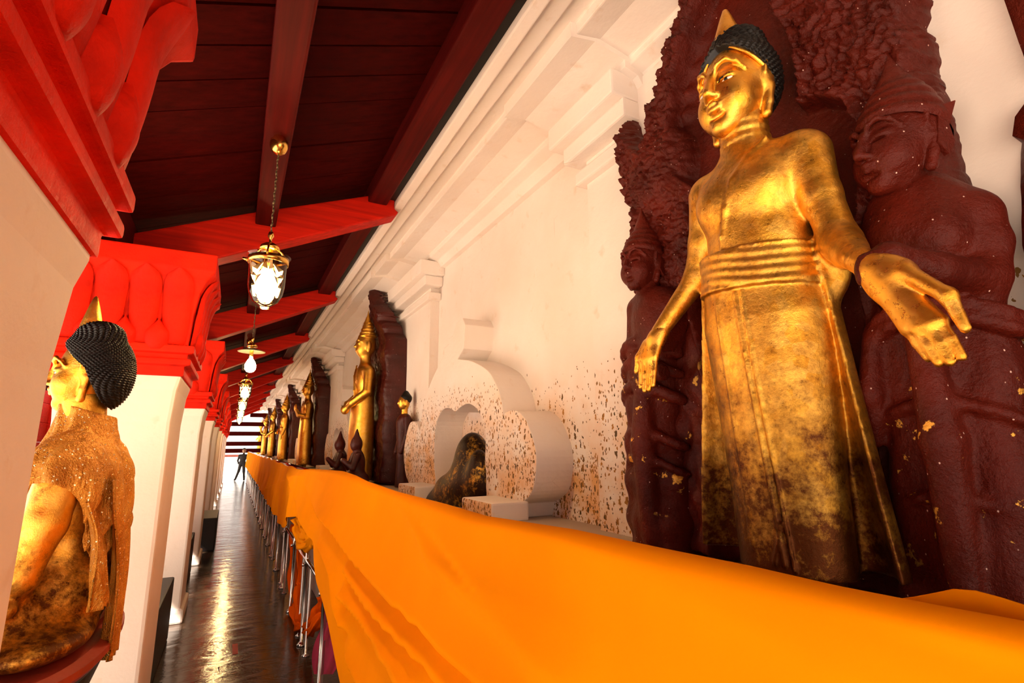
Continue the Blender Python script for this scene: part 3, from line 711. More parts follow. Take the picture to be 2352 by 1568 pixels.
ORG = np.array([PXB, 1.07, 1.18])
def W(px, py, X): return atX(px, py, X)
def figure_head(c, yaw_, sc, parent, mat_, crown=1.0, tilt=0.0):
    """red stucco head in a tiered pointed crown; c = chin height centre point, yaw_ turns the face from -X toward +Y"""
    cs, sn = math.cos(yaw_), math.sin(yaw_); Fv = np.array([-cs, sn, 0]); Lv = np.array([-sn, -cs, 0]); Uv = np.array([0, 0, 1.0])
    if tilt: Uv, Lv = Uv*math.cos(tilt)+Lv*math.sin(tilt), Lv*math.cos(tilt)-Uv*math.sin(tilt)
    def xf(P): return c+sc*(P[:, :1]*Lv+P[:, 1:2]*Fv+(P[:, 2:3]-2.72)*Uv)-ORG
    h = obj('attendant_head', mesh_data('attendant_head', xf(HEADP), np.ascontiguousarray(HEADQ[:, ::-1]), True), mat_, parent)
    q = MB().lathe([(.128, 2.795), (.136, 2.81), (.132, 2.835), (.120, 2.84), (.124, 2.86), (.116, 2.885), (.104, 2.89), (.106, 2.91), (.096, 2.93), (.082, 2.935), (.082, 2.955), (.068, 2.975), (.056, 2.98), (.052, 3.0), (.036, 3.06*crown+2.9*(1-crown)), (.0, 3.16*crown+2.95*(1-crown))], 28, (0, -.015, 0))
    V_ = np.array(q.v); V_[:, 2] -= .42*(V_[:, 1]-.0)*0-.35*np.clip(V_[:, 1], -.2, .2)*np.clip((2.95-V_[:, 2])/.15, 0, 1)
    obj('crown', mesh_data('crown', xf(V_), [tuple(f)[::-1] for f in q.f], True), mat_, h)
    fl = MB(); 
    for s_ in (-1, 1):
        fl = MB().prism([(.00, 2.70), (-.03, 2.66), (-.06, 2.70), (-.05, 2.76), (-.09, 2.85), (-.04, 2.83), (-.02, 2.80)], s_*.112, s_*.128, 'x')
        obj('crown_flap', mesh_data('crown_flap', xf(np.array(fl.v)), fl.f), mat_, h)
    return h
# attendant beside the open palm
F = Field((1.16, .36, 1.17), (1.68, .96, 2.55), .0085)
tc = W(2112, 555, 1.55); F.ell(tc, (.115, .135, .19), .03); F.ell(W(2120, 640, 1.56), (.10, .11, .12), .06); F.ell(W(2062, 545, 1.47), (.05, .06, .06), .05); F.ell(W(2150, 545, 1.47), (.05, .055, .06), .05)
F.cap(W(2070, 490, 1.55), W(2225, 500, 1.57), .058, .062, .05); F.cap(W(2085, 470, 1.54), W(2072, 420, 1.54), .055, .052, .03)
F.chain([W(2235, 500, 1.57), W(2262, 560, 1.56), W(2268, 632, 1.53)], [.058, .05, .045], .02); F.chain([W(2262, 640, 1.52), W(2150, 622, 1.36), W(2040, 592, 1.255), W(1995, 618, 1.215)], [.045, .040, .033, .026], .02)
F.chain([W(1990, 600, 1.215), W(1985, 640, 1.20)], [.022, .018], .01)
def skirt(x, y, z):
    yc = .60; wy = interp(z, [1.2, 1.6, 1.9], [.17, .155, .125]); wx = interp(z, [1.2, 1.9], [.12, .10]); q = np.sqrt(((y-yc)/wy)**2+((x-1.53)/wx)**2)
    d = (q-1)*.11+.005*np.sin(y*60+z*4)+.006*np.sin(z*24)*np.sin(y*18)
    return np.maximum(d, np.maximum(1.17-z, z-1.93)).astype(np.float32)
F.op(skirt, (1.38, .38, 1.17), (1.68, .82, 1.93), .03)
for z_, r_ in ((1.90, .016), (1.865, .018), (1.66, .014), (1.45, .012)):
    F.chain([(1.53-.112*math.cos(q), .60+.155*math.sin(q), z_+.03*math.cos(q*2)) for q in np.linspace(-1.4, 1.4, 12)], r_, .008)
F.chain([(1.415, .60, 1.9), (1.40, .585, 1.6), (1.41, .59, 1.25)], [.03, .04, .03], .02); F.chain([(1.45, .72, 1.87), (1.44, .74, 1.72), (1.46, .75, 1.6)], [.022, .03, .015], .02)
obj('attendant', F.mesh('attendant', lambda P: P-ORG), PANEL, red)
figure_head(W(2072, 362, 1.51), .38, .80, red, PANEL, .8)
# attendant on the far side, arms folded over the sash
F = Field((1.30, 1.40, 1.17), (1.68, 1.86, 2.62), .0085)
F.ell(W(1515, 745, 1.50), (.10, .125, .16), .03); F.cap(W(1470, 705, 1.5), W(1560, 705, 1.5), .05, .05, .04); F.cap(W(1490, 690, 1.5), W(1488, 650, 1.5), .05, .045, .03)
F.chain([W(1466, 715, 1.5), W(1462, 800, 1.47), W(1480, 850, 1.42)], [.048, .042, .034], .02); F.chain([W(1480, 856, 1.42), W(1540, 855, 1.38), W(1600, 838, 1.38)], [.034, .03, .026], .015)
for k in range(4): F.chain([W(1490, 776+7*k, 1.40), W(1528, 774+7*k, 1.38)], [.011, .009], .003)
F.chain([W(1560, 715, 1.5), W(1560, 790, 1.44), W(1528, 790, 1.40)], [.045, .036, .03], .02)
def skirt2(x, y, z):
    yc = 1.60-.02*np.sin(z*3); wy = interp(z, [1.2, 1.6, 2.0], [.15, .14, .12]); wx = interp(z, [1.2, 2.0], [.13, .11]); q = np.sqrt(((y-yc)/wy)**2+((x-1.54)/wx)**2)
    return np.maximum((q-1)*.11+.006*np.sin(y*50+z*9)+.006*np.sin(z*42), np.maximum(1.17-z, z-2.02)).astype(np.float32)
F.op(skirt2, (1.38, 1.4, 1.17), (1.68, 1.84, 2.02), .03)
for z_, r_ in ((1.98, .02), (1.90, .02), (1.80, .024), (1.62, .018), (1.52, .016)):
    F.chain([(1.54-.12*math.cos(q), 1.60+.145*math.sin(q), z_+.035*math.cos(q*2)) for q in np.linspace(-1.4, 1.4, 12)], r_, .01)
F.chain([(1.43, 1.56, 1.95), (1.41, 1.57, 1.6), (1.43, 1.57, 1.25)], [.03, .045, .035], .02)
obj('attendant', F.mesh('attendant', lambda P: P-ORG), PANEL, red)
figure_head(W(1478, 622, 1.49), -.1, .70, red, PANEL, .9)

side = [(-.75, 1.18), (-.75, 3.40), (-.1, 3.40), (.38, 3.38), (.385, 2.7), (.375, 2.5), (.36, 2.42), (.417, 2.36), (.445, 2.05), (.455, 1.6), (.46, 1.18)]
sp_ = relief_panel('niche_panel', side, .03, lambda Y, Z, sd: .07+.012*scroll(Y, Z, .5), PANEL, PXB)
tag(sp_, 'edge of another dark red carved panel across the white strip from the large niche panel', 'relief panel')
# ------------------------------------------------------------------ seated Buddha between the first two columns
SX, SY, SZ = -.49, 2.30, .0
def sw(P): return np.stack([-P[:, 1], -P[:, 0], P[:, 2]], 1)
def build_seated():
    t = thing('seated_buddha', 'seated gilded Buddha in a gold lace shawl between two white columns', 'statue', (SX, SY, 0))
    F = Field((-.5, -.24, .98), (.5, .56, 1.80), .0065)
    F.ell((0, -.02, 1.40), (.165, .115, .20), .03); F.cap((-.16, -.03, 1.53), (.16, -.03, 1.53), .068, .068, .06); F.cap((0, -.03, 1.52), (0, -.01, 1.76), .072, .066, .05)
    F.ell((0, -.03, 1.16), (.20, .15, .16), .08)
    for s_ in (-1, 1):
        F.chain([(s_*.205, -.03, 1.52), (s_*.245, -.015, 1.38), (s_*.265, .02, 1.245)], [.062, .055, .05], .02)
        F.chain([(s_*.265, .02, 1.24), (s_*.20, .16, 1.205), (s_*.10, .26, 1.185)], [.05, .042, .032], .02)
        F.chain([(s_*.10, -.02, 1.10), (s_*.34, .16, 1.09), (s_*.40, .22, 1.075)], [.12, .085, .075], .05)
        F.chain([(s_*.38, .24, 1.075), (s_*.08, .36, 1.085)], [.07, .055], .03)
        F.ell((s_*.2, -.02, 1.05), (.2, .14, .05), .05)
    F.chain([(.12, .27, 1.19), (-.10, .28, 1.175)], [.034, .03], .02)
    F.chain([(.30, .02, 1.165), (.22, .20, 1.14)], [.02, .02], .02)
    body = obj('body', F.mesh('body', sw, True), GOLDS, t)
    def xf(P):
        P = P.copy(); P[:, 0] *= .75; P[:, 1] = P[:, 1]*.74-.018; P[:, 2] = 1.728+(P[:, 2]-2.586)*.75; return sw(P)
    build_head(t, xf, GOLDF, GOLDS, vs=.75, nape=1.2, rows=17.0, cols=22.0, sp=1.3)
    # shawl: a thin shell over the shoulders
    G = Field((-.4, -.28, 1.26), (.4, .22, 1.80), .0045)
    def shell(x, y, z):
        sh = np.minimum(np.sqrt(np.maximum(np.abs(x)-.165, 0)**2+(y+.03)**2+(z-1.52)**2)-.098, np.sqrt((x/.86)**2+(y+.025)**2+np.maximum(np.abs(z-1.66)-.12, 0)**2)-.075)
        q = np.sqrt((x/.255)**2+((y+.03)/.15)**2+((z-1.40)/.26)**2); sh2 = (q-1)*.15; k = .06; h = np.clip(.5+.5*(sh2-sh)/k, 0, 1); d = sh2+(sh-sh2)*h-k*h*(1-h)
        d = d+.009*np.sin(x*46+y*34+z*24+2*np.sin(z*19))*np.clip((1.66-z)*5, 0, 1)+.004*np.sin(x*90-y*70+z*35)
        d = np.abs(d)-.0055
        cut = np.maximum(1.43+.75*(y+.02)+.18*np.maximum(x-.1, 0)-.35*np.clip(-(y+.08), 0, .1)*8-z, z-1.74-.3*y)
        # open over the near upper arm
        arm = np.sqrt((y+.0)**2+((z-1.36)/1.35)**2)-.105; d = np.maximum(d, np.where(x > .12, -arm, -1))
        return np.maximum(d, cut).astype(np.float32)
    G.op(shell, (-.4, -.28, 1.26), (.4, .22, 1.80), 0)
    sh = obj('shawl', G.mesh('shawl', sw, True), SHAWL, t)
    def sheet(name, a0, a1, z0, z1, b0, b1, ph, w0=1.0, parent=sh, nu=26, nv=40):
        V = []; Fc = []
        for lay in (0, 1):
            for j in range(nv):
                v = j/(nv-1); z = z0+(z1-z0)*v
                for i in range(nu):
                    u = i/(nu-1); a = (a0+a1)/2+(u-.5)*(a1-a0)*(1-(1-w0)*v)+.012*math.sin(v*9+ph); b = b0+(b1-b0)*v+.014*math.sin(u*15+v*3+ph)*(0.3+v)+lay*.007-.01*math.sin(v*3.1)
                    V.append((-b, -a, z))
        n = nu*nv
        for j in range(nv-1):
            for i in range(nu-1):
                q = (j*nu+i, j*nu+i+1, (j+1)*nu+i+1, (j+1)*nu+i); Fc += [q, tuple(n+k for k in q[::-1])]
        for j in range(nv-1):
            for i in (0, nu-1): Fc.append((j*nu+i, (j+1)*nu+i, n+(j+1)*nu+i, n+j*nu+i))
        for i in range(nu-1): Fc.append(((nv-1)*nu+i, (nv-1)*nu+i+1, n+(nv-1)*nu+i+1, n+(nv-1)*nu+i))
        return obj(name, mesh_data(name, V, Fc, True), SHAWL, parent)
    sheet('shawl_tail', -.14, .20, 1.50, .93, -.165, -.185, .4, .35); sheet('shawl_tail', .14, .27, 1.44, 1.12, -.115, -.165, 1.9, .7); sheet('shawl_tail', -.33, -.10, 1.52, 1.0, .11, .20, .9, .9)
    # round dark seat with a red rim
    def oval(prof, mat_, nm):
        V = []; Fc = []; n = 48
        for (e, z) in prof:
            for k in range(n):
                q = 2*math.pi*k/n; c, s2 = math.cos(q), math.sin(q); p = 2.6
                V.append((-.10+(.285+e)*np.sign(c)*abs(c)**(2/p), (.50+e)*np.sign(s2)*abs(s2)**(2/p), z))
        for i in range(len(prof)-1):
            for k in range(n):
                k2 = (k+1) % n; Fc.append((i*n+k, i*n+k2, (i+1)*n+k2, (i+1)*n+k))
        Fc.append(tuple(range(n))[::-1]); Fc.append(tuple((len(prof)-1)*n+k for k in range(n)))
        return obj(nm, mesh_data(nm, V, Fc), mat_, t)
    oval([(-.02, 0), (-.02, .10), (-.05, .12), (-.12, .45), (-.10, .70), (-.02, .93), (.0, .955)], DARK, 'seat')
    oval([(.0, .955), (.012, .97), (.012, .99), (-.02, 1.0)], plain('rim_red', (.30, .03, .012), .5), 'rim')
    return t
build_seated()
# brass finial of an offering stand by the seated Buddha
tag(obj('offering_cup', MB().lathe([(.0, 0), (.03, 0), (.03, .012), (.012, .03), (.012, .10), (.02, .13), (.026, .16), (.028, .27), (.031, .29), (.027, .295), (.022, .28), (.0, .26)], 20, (-.365, 2.56, .998)).me('offering_cup', True), BRASS), 'slender gold offering cup on the seat behind the seated Buddha', 'cup')
# plinths with smaller seated figures between the farther columns
def small_seated():
    F = Field((-.4, -.25, .55), (.4, .5, 1.55), .012)
    F.ell((0, -.02, .98), (.15, .11, .2), .03); F.cap((-.14, -.02, 1.1), (.14, -.02, 1.1), .06, .06, .05); F.cap((0, 0, 1.1), (0, 0, 1.24), .055, .05, .03); F.ell((0, .02, 1.3), (.085, .1, .12), .02)
    F.cap((0, 0, 1.38), (0, 0, 1.52), .06, .008, .02)
    for s_ in (-1, 1):
        F.chain([(s_*.17, -.02, 1.08), (s_*.22, .0, .86), (s_*.08, .2, .80)], [.05, .042, .03], .02); F.chain([(s_*.08, 0, .70), (s_*.32, .18, .68), (s_*.05, .3, .68)], [.1, .07, .05], .04)
    return F.mesh('small_seated', sw, True)
SM = small_seated()
for n in (1, 2, 3, 4, 5, 6):
    y = CY0+S*n+CYW+(S-CYW)/2
    o = tag(obj('altar_plinth', MB().box((-.78, y-.62, 0), (-.14 if n == 3 else -.36, y+.62, .50)).me('altar_plinth', bevel=.015), DARK), 'black altar plinth jutting past the white columns onto the walkway' if n == 3 else 'black altar plinth set back between white columns along the walkway', 'plinth', None if n == 3 else 'black plinths between columns')
    o = tag(obj('small_buddha', SM, GOLDS if n % 2 else CLOTH2, None, (-.55, y, -.099)), 'small seated Buddha on a black plinth between far columns', 'statue', 'small seated Buddhas')
# ------------------------------------------------------------------ niches in the wall
NX = 1.50
npx_out = [(940, 1112), (931, 1086), (927, 1044), (931, 1010), (941, 972), (955, 970), (964, 991), (974, 924), (993, 869), (1020, 814), (1020, 800), (1030, 790), (1030, 778), (1040, 770), (1048, 742), (1062, 730), (1068, 745), (1064, 800), (1051, 824), (1085, 830), (1120, 851), (1138, 880), (1148, 907), (1156, 950), (1170, 943), (1186, 943), (1200, 955), (1212, 975), (1230, 1034), (1229, 1096), (1217, 1137), (1186, 1161)]
npx_in = [(1117, 1130), (1113, 1079), (1115, 999), (1106, 961), (1093, 937), (1075, 927), (1058, 934), (1045, 946), (1032, 937), (1017, 941), (1003, 968), (998, 1010), (997, 1060), (1000, 1100)]
def crom(P, n=4):
    o = []
    for i in range(len(P)-1):
        p0, p1, p2, p3 = (np.array(P[max(i-1, 0)], float), np.array(P[i], float), np.array(P[i+1], float), np.array(P[min(i+2, len(P)-1)], float))
        for k in range(n):
            q = k/n; o.append(tuple(.5*(2*p1+(p2-p0)*q+(2*p0-5*p1+4*p2-p3)*q*q+(3*p1-p0-3*p2+p3)*q**3)))
    return o
npx_out = crom(npx_out[0:7])+crom(npx_out[6:10])+npx_out[9:18]+crom(npx_out[18:24])+crom(npx_out[23:32])+[npx_out[31]]
npx_in = crom(npx_in[0:8])+crom(npx_in[7:14])+[npx_in[13]]
po = [tuple(atX(x, y, NX)[1:3]) for x, y in npx_out]; pi_ = [tuple(atX(x, y, NX)[1:3]) for x, y in npx_in]
NY = 3.72
po = [(y-NY, z) for y, z in po]; pi_ = [(y-NY, z) for y, z in pi_]
po[0] = (po[0][0], 1.18); po[-1] = (po[-1][0], 1.18); poly = [*po, (pi_[0][0], 1.18), *pi_, (pi_[-1][0], 1.18)]
nm = MB().prism(poly, NX, WX+.01, 'x').me('niche_frame', bevel=.006)
def at(px, X): q = atX(*px, X); return float(q[1])-NY, float(q[2])
b1 = MB().box((1.28, at((1128, 1150), 1.28)[0], 1.18), (1.52, at((1060, 1150), 1.28)[0], 1.285)).me('ledge_block', bevel=.012)
b2 = MB().box((1.28, at((952, 1130), 1.28)[0], 1.18), (1.52, at((914, 1130), 1.28)[0], 1.285)).me('ledge_block', bevel=.012)
b3 = MB().box((1.42, at((1190, 1150), 1.5)[0], 1.18), (1.52, at((1100, 1150), 1.5)[0], 1.25)).me('ledge_block', bevel=.01)
for k in range(5):
    y = NY+5.42*k-(.25 if k else 0)
    lab = 'white lobed wall niche speckled with gold leaf, sheltering a dark worn stone' if k == 0 else 'white lobed wall niche between far standing statues'
    nt = thing('wall_niche', lab, 'niche', (0, y, 0), None if k == 0 else 'far wall niches')
    obj('niche_frame', nm, WALL, nt)
    for b in (b1, b2): obj('ledge_block', b, WALL, nt)
F = Field((1.36, -.9, 1.15), (1.74, .95, 1.85), .011)
def lump(px, X, r, k=.05):
    q = at(px, X); F.ell((X, q[0], q[1]), r, k)
lump((1085, 1075), 1.56, (.13, .20, .26)); lump((1075, 1120), 1.53, (.14, .30, .2)); lump((1045, 1135), 1.50, (.12, .34, .16)); lump((1010, 1165), 1.46, (.10, .42, .13)); lump((1100, 1100), 1.5, (.08, .12, .2))
tag(obj('worn_stone', F.mesh('worn_stone'), m_gold('stone_with_leaf', .56, (.028, .014, .008), rough=.34), None, (0, NY, 0)), 'dark rounded stone with rubbed gold leaf inside the nearest lobed niche', 'stone')
# ------------------------------------------------------------------ standing statues farther along the wall
def far_statue(kind):
    F = Field((-.42, -.2, .0), (.42, .50, 2.42), .011)
    F.ell((0, 0, 1.16), (.165, .12, .22), .03); F.cap((-.155, 0, 1.27), (.155, 0, 1.27), .07, .07, .06); F.cap((0, 0, 1.28), (0, .01, 1.46), .065, .06, .04); F.ell((0, .005, .95), (.15, .11, .15), .06)
    def tube(x, y, z):
        wa = interp(z, [.05, .4, .75, 1.0], [.20, .175, .185, .165]); wb = interp(z, [.05, .6, 1.0], [.14, .14, .12]); q = np.sqrt((x/wa)**2+((y-.01)/wb)**2)
        return np.maximum((q-1)*.14+.004*np.sin(30*x), np.maximum(.06-z, z-.98)).astype(np.float32)
    F.op(tube, (-.22, -.2, .05), (.22, .2, 1.0), .02)
    F.ell((0, .01, 1.60), (.098, .115, .15), .02); F.ell((0, .05, 1.53), (.07, .07, .08), .03)
    F.cap((0, .115, 1.61), (0, .14, 1.565), .01, .016, .01)
    for s_ in (-1, 1):
        F.ell((s_*.1, 0, 1.56), (.016, .03, .075), .01); F.ell((s_*.04, .1, 1.605), (.03, .02, .014), .01); F.chain([(s_*.01, .12, 1.63), (s_*.05, .115, 1.645), (s_*.085, .07, 1.62)], .007, .01)
    F.chain([(-.03, .11, 1.525), (0, .125, 1.52), (.03, .11, 1.525)], .010, .008)
    # crown tiers and tall pointed spire
    for i, (z, r) in enumerate(((1.70, .112), (1.735, .10), (1.78, .085), (1.82, .07), (1.86, .058))): F.ell((0, -.005, z), (r, r, .022), .008)
    F.cap((0, 0, 1.72), (0, 0, 1.92), .085, .03, .01); F.cap((0, 0, 1.88), (0, 0, 2.04), .024, .006, .01)
    F.chain([(-.10, .085, 1.36), (-.03, .122, 1.22), (.04, .128, 1.05), (.06, .12, .95)], .012, .01)
    for s_ in (-1, 1):
        if kind == 0 or (kind == 2 and s_ < 0): F.chain([(s_*.185, 0, 1.25), (s_*.235, .02, 1.02), (s_*.13, .16, .90), (s_*.02, .20, .84)], [.062, .048, .04, .03], .02); F.ell((0, .21, .83), (.06, .045, .05), .02)
        elif kind == 1: F.chain([(s_*.185, 0, 1.25), (s_*.24, .02, 1.02), (s_*.12, .16, 1.06), (s_*.06, .22, 1.16)], [.062, .048, .038, .028], .02); F.ell((s_*.05, .24, 1.22), (.03, .025, .07), .02)
        else: F.chain([(s_*.185, 0, 1.25), (s_*.225, .01, 1.0), (s_*.225, .08, .78)], [.06, .046, .035], .02); F.ell((s_*.225, .10, .70), (.03, .025, .08), .02)
    for s_ in (-1, 1): F.ell((s_*.08, .08, .035), (.055, .12, .04), .02)
    return F.mesh('far_statue', lambda P: np.stack([-P[:, 1], -P[:, 0], P[:, 2]], 1), True)
FS = [far_statue(k) for k in range(3)]
half = [(.40, 0), (.43, .6), (.42, 1.3), (.40, 1.62), (.33, 1.70), (.35, 1.78), (.24, 1.86), (.26, 1.95), (.15, 2.08), (.10, 2.20), (0, 2.33)]
fout = [(-y, z) for y, z in half]+[(y, z) for y, z in half[-2::-1]]
def fh(Y, Z, sd): return .235+.14*np.clip((Z-1.6)/.6, 0, 1)+.016*scroll(Y, Z, .6)+.01*np.sin(Z*14)
fp = relief_panel('flame_panel', fout, .018, fh, PANELD, 0.0, backfn=lambda z: -.30*np.clip((z-1.62)/.68, 0, 1)**1.2); FPM = fp.data; bpy.data.objects.remove(fp)
FA = None
def kneeler():
    F = Field((-.2, -.2, 0), (.2, .25, .62), .012); F.ell((0, 0, .08), (.13, .15, .09), .03); F.ell((0, -.02, .24), (.09, .08, .15), .05); F.ell((0, .0, .44), (.06, .065, .08), .02); F.cap((0, 0, .5), (0, 0, .6), .04, .01, .02)
    for s_ in (-1, 1): F.chain([(s_*.09, 0, .33), (s_*.12, .05, .2), (s_*.02, .13, .28)], [.035, .03, .025], .02); F.cap((s_*.08, -.05, .06), (s_*.08, .16, .06), .06, .05, .03)
    return F.mesh('kneeler', lambda P: np.stack([-P[:, 1], -P[:, 0], P[:, 2]], 1), True)
KN = kneeler()
names = ['standing gold Buddha with tall pointed crown and joined hands, next beyond the speckled niche', 'standing gold Buddha with both hands raised to the chest before a dark flame panel', 'standing gold Buddha with one arm across the waist before a dark flame panel']
for k in range(1, 7):
    y = STAT_Y[k]; kind = (k-1) % 3
    if k <= 3: lab, grp = names[kind], None
    else: lab, grp = 'small distant standing gold Buddha near the far end of the wall', 'far standing Buddhas'
    tag(obj('standing_buddha', FS[kind], GOLDB, None, (1.29, y, 1.18)), lab, 'statue', grp)
    tag(obj('flame_panel', FPM, None, None, (WX-.09, y, 1.18)), ['dark red pointed flame panel behind the Buddha next beyond the speckled niche', 'dark red pointed flame panel behind the gold Buddha with raised hands', 'dark red pointed flame panel behind the gold Buddha with one arm across the waist', 'dark red pointed flame panel behind a small distant standing Buddha'][min(k, 4)-1], 'relief panel', None if k < 4 else 'far flame panels')
for i, (dx, dy) in enumerate(((1.13, .36), (1.16, -.44))):
    tag(obj('kneeling_attendant', KN, PANELD, None, (dx-.02, STAT_Y[1]+dy, 1.18)), 'small dark kneeling attendant at the feet of the crowned gold Buddha', 'figurine', 'kneeling attendants')
# slim dark-robed figure beside the first flame panel
F = Field((-.2, -.15, 0), (.2, .15, 1.02), .0085)
F.cap((0, 0, .02), (0, 0, .32), .075, .06, .02); F.cap((0, 0, .32), (0, 0, .66), .06, .085, .03); F.cap((-.06, 0, .70), (.06, 0, .70), .05, .05, .03)
for s_ in (-1, 1): F.chain([(s_*.10, 0, .70), (s_*.125, .0, .52), (s_*.09, .05, .36)], [.035, .03, .025], .015)
mo = lambda P: np.stack([-P[:, 1], -P[:, 0], P[:, 2]], 1)
dt = thing('disciple_figure', 'slim dark-robed figure with a gilded face standing beside the speckled niche', 'statue', (1.55, 5.33, 1.18))
obj('robe', F.mesh('robe', mo, True), PANELD, dt)
F = Field((-.12, -.12, .72), (.12, .14, 1.02), .006); F.cap((0, 0, .72), (0, 0, .8), .035, .032, .01); F.ell((0, .01, .865), (.056, .062, .078), .01); F.cap((0, .062, .88), (0, .074, .855), .006, .009, .008)
for s_ in (-1, 1): F.ell((s_*.056, 0, .86), (.01, .018, .035), .006)
obj('head', F.mesh('head', mo, True), GOLDF, dt)
F = Field((-.1, -.1, .85), (.1, .1, 1.02), .006); F.ell((0, -.012, .91), (.062, .062, .06), .01); F.ell((0, -.01, .965), (.03, .03, .03), .02); F.ell((0, .075, .86), (.07, .05, .07), .01, None, 'c')
obj('hair', F.mesh('hair', mo, True), BLACKHAIR, dt)
# ------------------------------------------------------------------ steel railing
RX, RTOP, RMID = .633, 1.375, .656
rail = thing('steel_railing', 'polished steel railing with two bars between walkway and statues', 'railing', (RX, 10, 0))
PY = [-.05+.992*k for k in range(0, 28)]
pm = MB().lathe([(.0, .0), (.042, .0), (.042, .010), (.030, .026), (.019, .032), (.019, .62), (.024, .625), (.024, .69), (.019, .695), (.019, RTOP)], 14).me('post', True)
for y in PY:
    obj('post', pm, CHROME, rail, (0, y-10, 0))
sm = MB().lathe([(.0, .0), (.030, .0), (.030, .008), (.011, .02), (.011, RMID)], 10).me('baluster', True)
for i, y in enumerate(PY[:-1]):
    if 3 < i < 26: obj('baluster', sm, CHROME, rail, (0, y-10+(.24 if i % 2 else .74), 0))
obj('mid_bar', MB().tube([(0, -10.4, RMID), (0, 16.9, RMID)], .017, 12).me('mid_bar', True), CHROME, rail)
obj('top_bar', MB().tube([(0, -10.4, RTOP), (0, 16.9, RTOP)], .024, 12).me('top_bar', True), CHROME, rail)
km = MB().lathe([(.0, -.016), (.010, -.012), (.014, 0), (.010, .012), (.0, .016)], 10).me('knob', True)
for y in PY[3:24]: obj('knob', km, CHROME, rail, (-.030, y-10, .625))
# ------------------------------------------------------------------ long saffron cloth over the railing
TY = [-.6, .22, .306, .395, .513, .68, .935, 1.37, 1.73, 2.28, 2.9, 3.2, 3.57, 4.2, 4.82, 5.8, 7.95, 10.5, 14.5, 20, 28]
TZ = [1.45, 1.44, 1.436, 1.433, 1.433, 1.429, 1.425, 1.404, 1.407, 1.404, 1.416, 1.432, 1.440, 1.425, 1.407, 1.375, 1.37, 1.39, 1.368, 1.375, 1.38]
LY = [-.6, 1.5, 2.3, 2.83, 3.1, 3.48, 3.78, 4.10, 4.3, 4.7, 5.35, 5.9, 6.12, 6.35, 6.42, 7.8, 11, 16, 28]
LZ = [.12, .16, .30, .46, .55, .64, .735, .93, .96, .985, .965, .90, .83, .74, .73, .735, .77, .74, .70]
folds = []
def fold(pts, wdt, amp):
    q = [atX(x, y, .58) for x, y in pts]; folds.append(([(p[1], p[2]) for p in q], wdt, amp))
steps = []
def crease(pts, amp, wdt):
    q = [atX(x, y, .58) for x, y in pts]; steps.append(([(p[1], p[2]) for p in q], amp, wdt))
crease([(700, 1110), (725, 1153), (770, 1205), (813, 1255), (880, 1322), (947, 1389), (1058, 1483), (1163, 1565), (1260, 1640)], .030, .14)
crease([(795, 1296), (807, 1314), (865, 1389), (970, 1500), (1029, 1565), (1080, 1620)], .026, .055)
crease([(793, 1362), (801, 1372), (865, 1454), (935, 1559), (960, 1600)], .026, .05)
crease([(738, 1238), (745, 1255), (775, 1325), (788, 1400), (800, 1440)], .018, .05)
crease([(800, 1480), (840, 1568), (860, 1610)], .016, .04)
fold([(900, 1135), (1000, 1280), (1180, 1420), (1330, 1568)], .05, .016)
fold([(1250, 1215), (1500, 1330), (1800, 1480), (1950, 1568)], .06, .016)
fold([(1600, 1300), (1800, 1370), (2050, 1460), (2300, 1560)], .028, -.014)
fold([(1650, 1300), (1900, 1378), (2150, 1440), (2352, 1490)], .022, .014)
fold([(690, 1085), (640, 1120), (600, 1130)], .25, .02); fold([(660, 1070), (690, 1150), (720, 1230)], .06, .02)
ys = np.concatenate([np.arange(-.6, 1, .018), np.arange(1, 4.6, .011), np.arange(4.6, 7, .022), np.arange(7, 14, .06), np.arange(14, 28.01, .16)])
nt_ = 150; V = []
for Yv in ys:
    zt, zl = np.interp(Yv, TY, TZ)+.010*math.sin(Yv*4.1)*(Yv > 6), np.interp(Yv, LY, LZ)
    for j in range(nt_):
        u = j/(nt_-1)
        if u < .14:        # tail behind the bar
            q = u/.14; V.append((RX+.032+.02*(1-q)+.01*math.sin(Yv*9), Yv, zt-.24*(1-q)-.012))
        elif u < .24:      # over the bar
            a = math.pi*(u-.14)/.10; V.append((RX+.032*math.cos(a), Yv, zt-.02+.02*math.sin(a)))
        else:
            q = (u-.24)/.76; V.append((RX-.032-.045*q**.8, Yv, zt-.02+(zl-zt+.02)*q))
V = np.array(V); front = np.tile(np.arange(nt_)/(nt_-1), len(ys)); fq = np.clip((front-.22)/.1, 0, 1)
D = np.zeros(len(V))
for pts, wd, amp in folds:
    dd = dist_poly(V[:, 1], V[:, 2], pts, False); e0 = np.array(pts[-1])-np.array(pts[0]); side_ = (V[:, 1]-pts[0][0])*e0[1]-(V[:, 2]-pts[0][1])*e0[0]
    D += 1.4*amp*np.where(side_ > 0, np.exp(-(dd/(wd*1.5))**1.5), np.exp(-(dd/(wd*.45))**1.5))
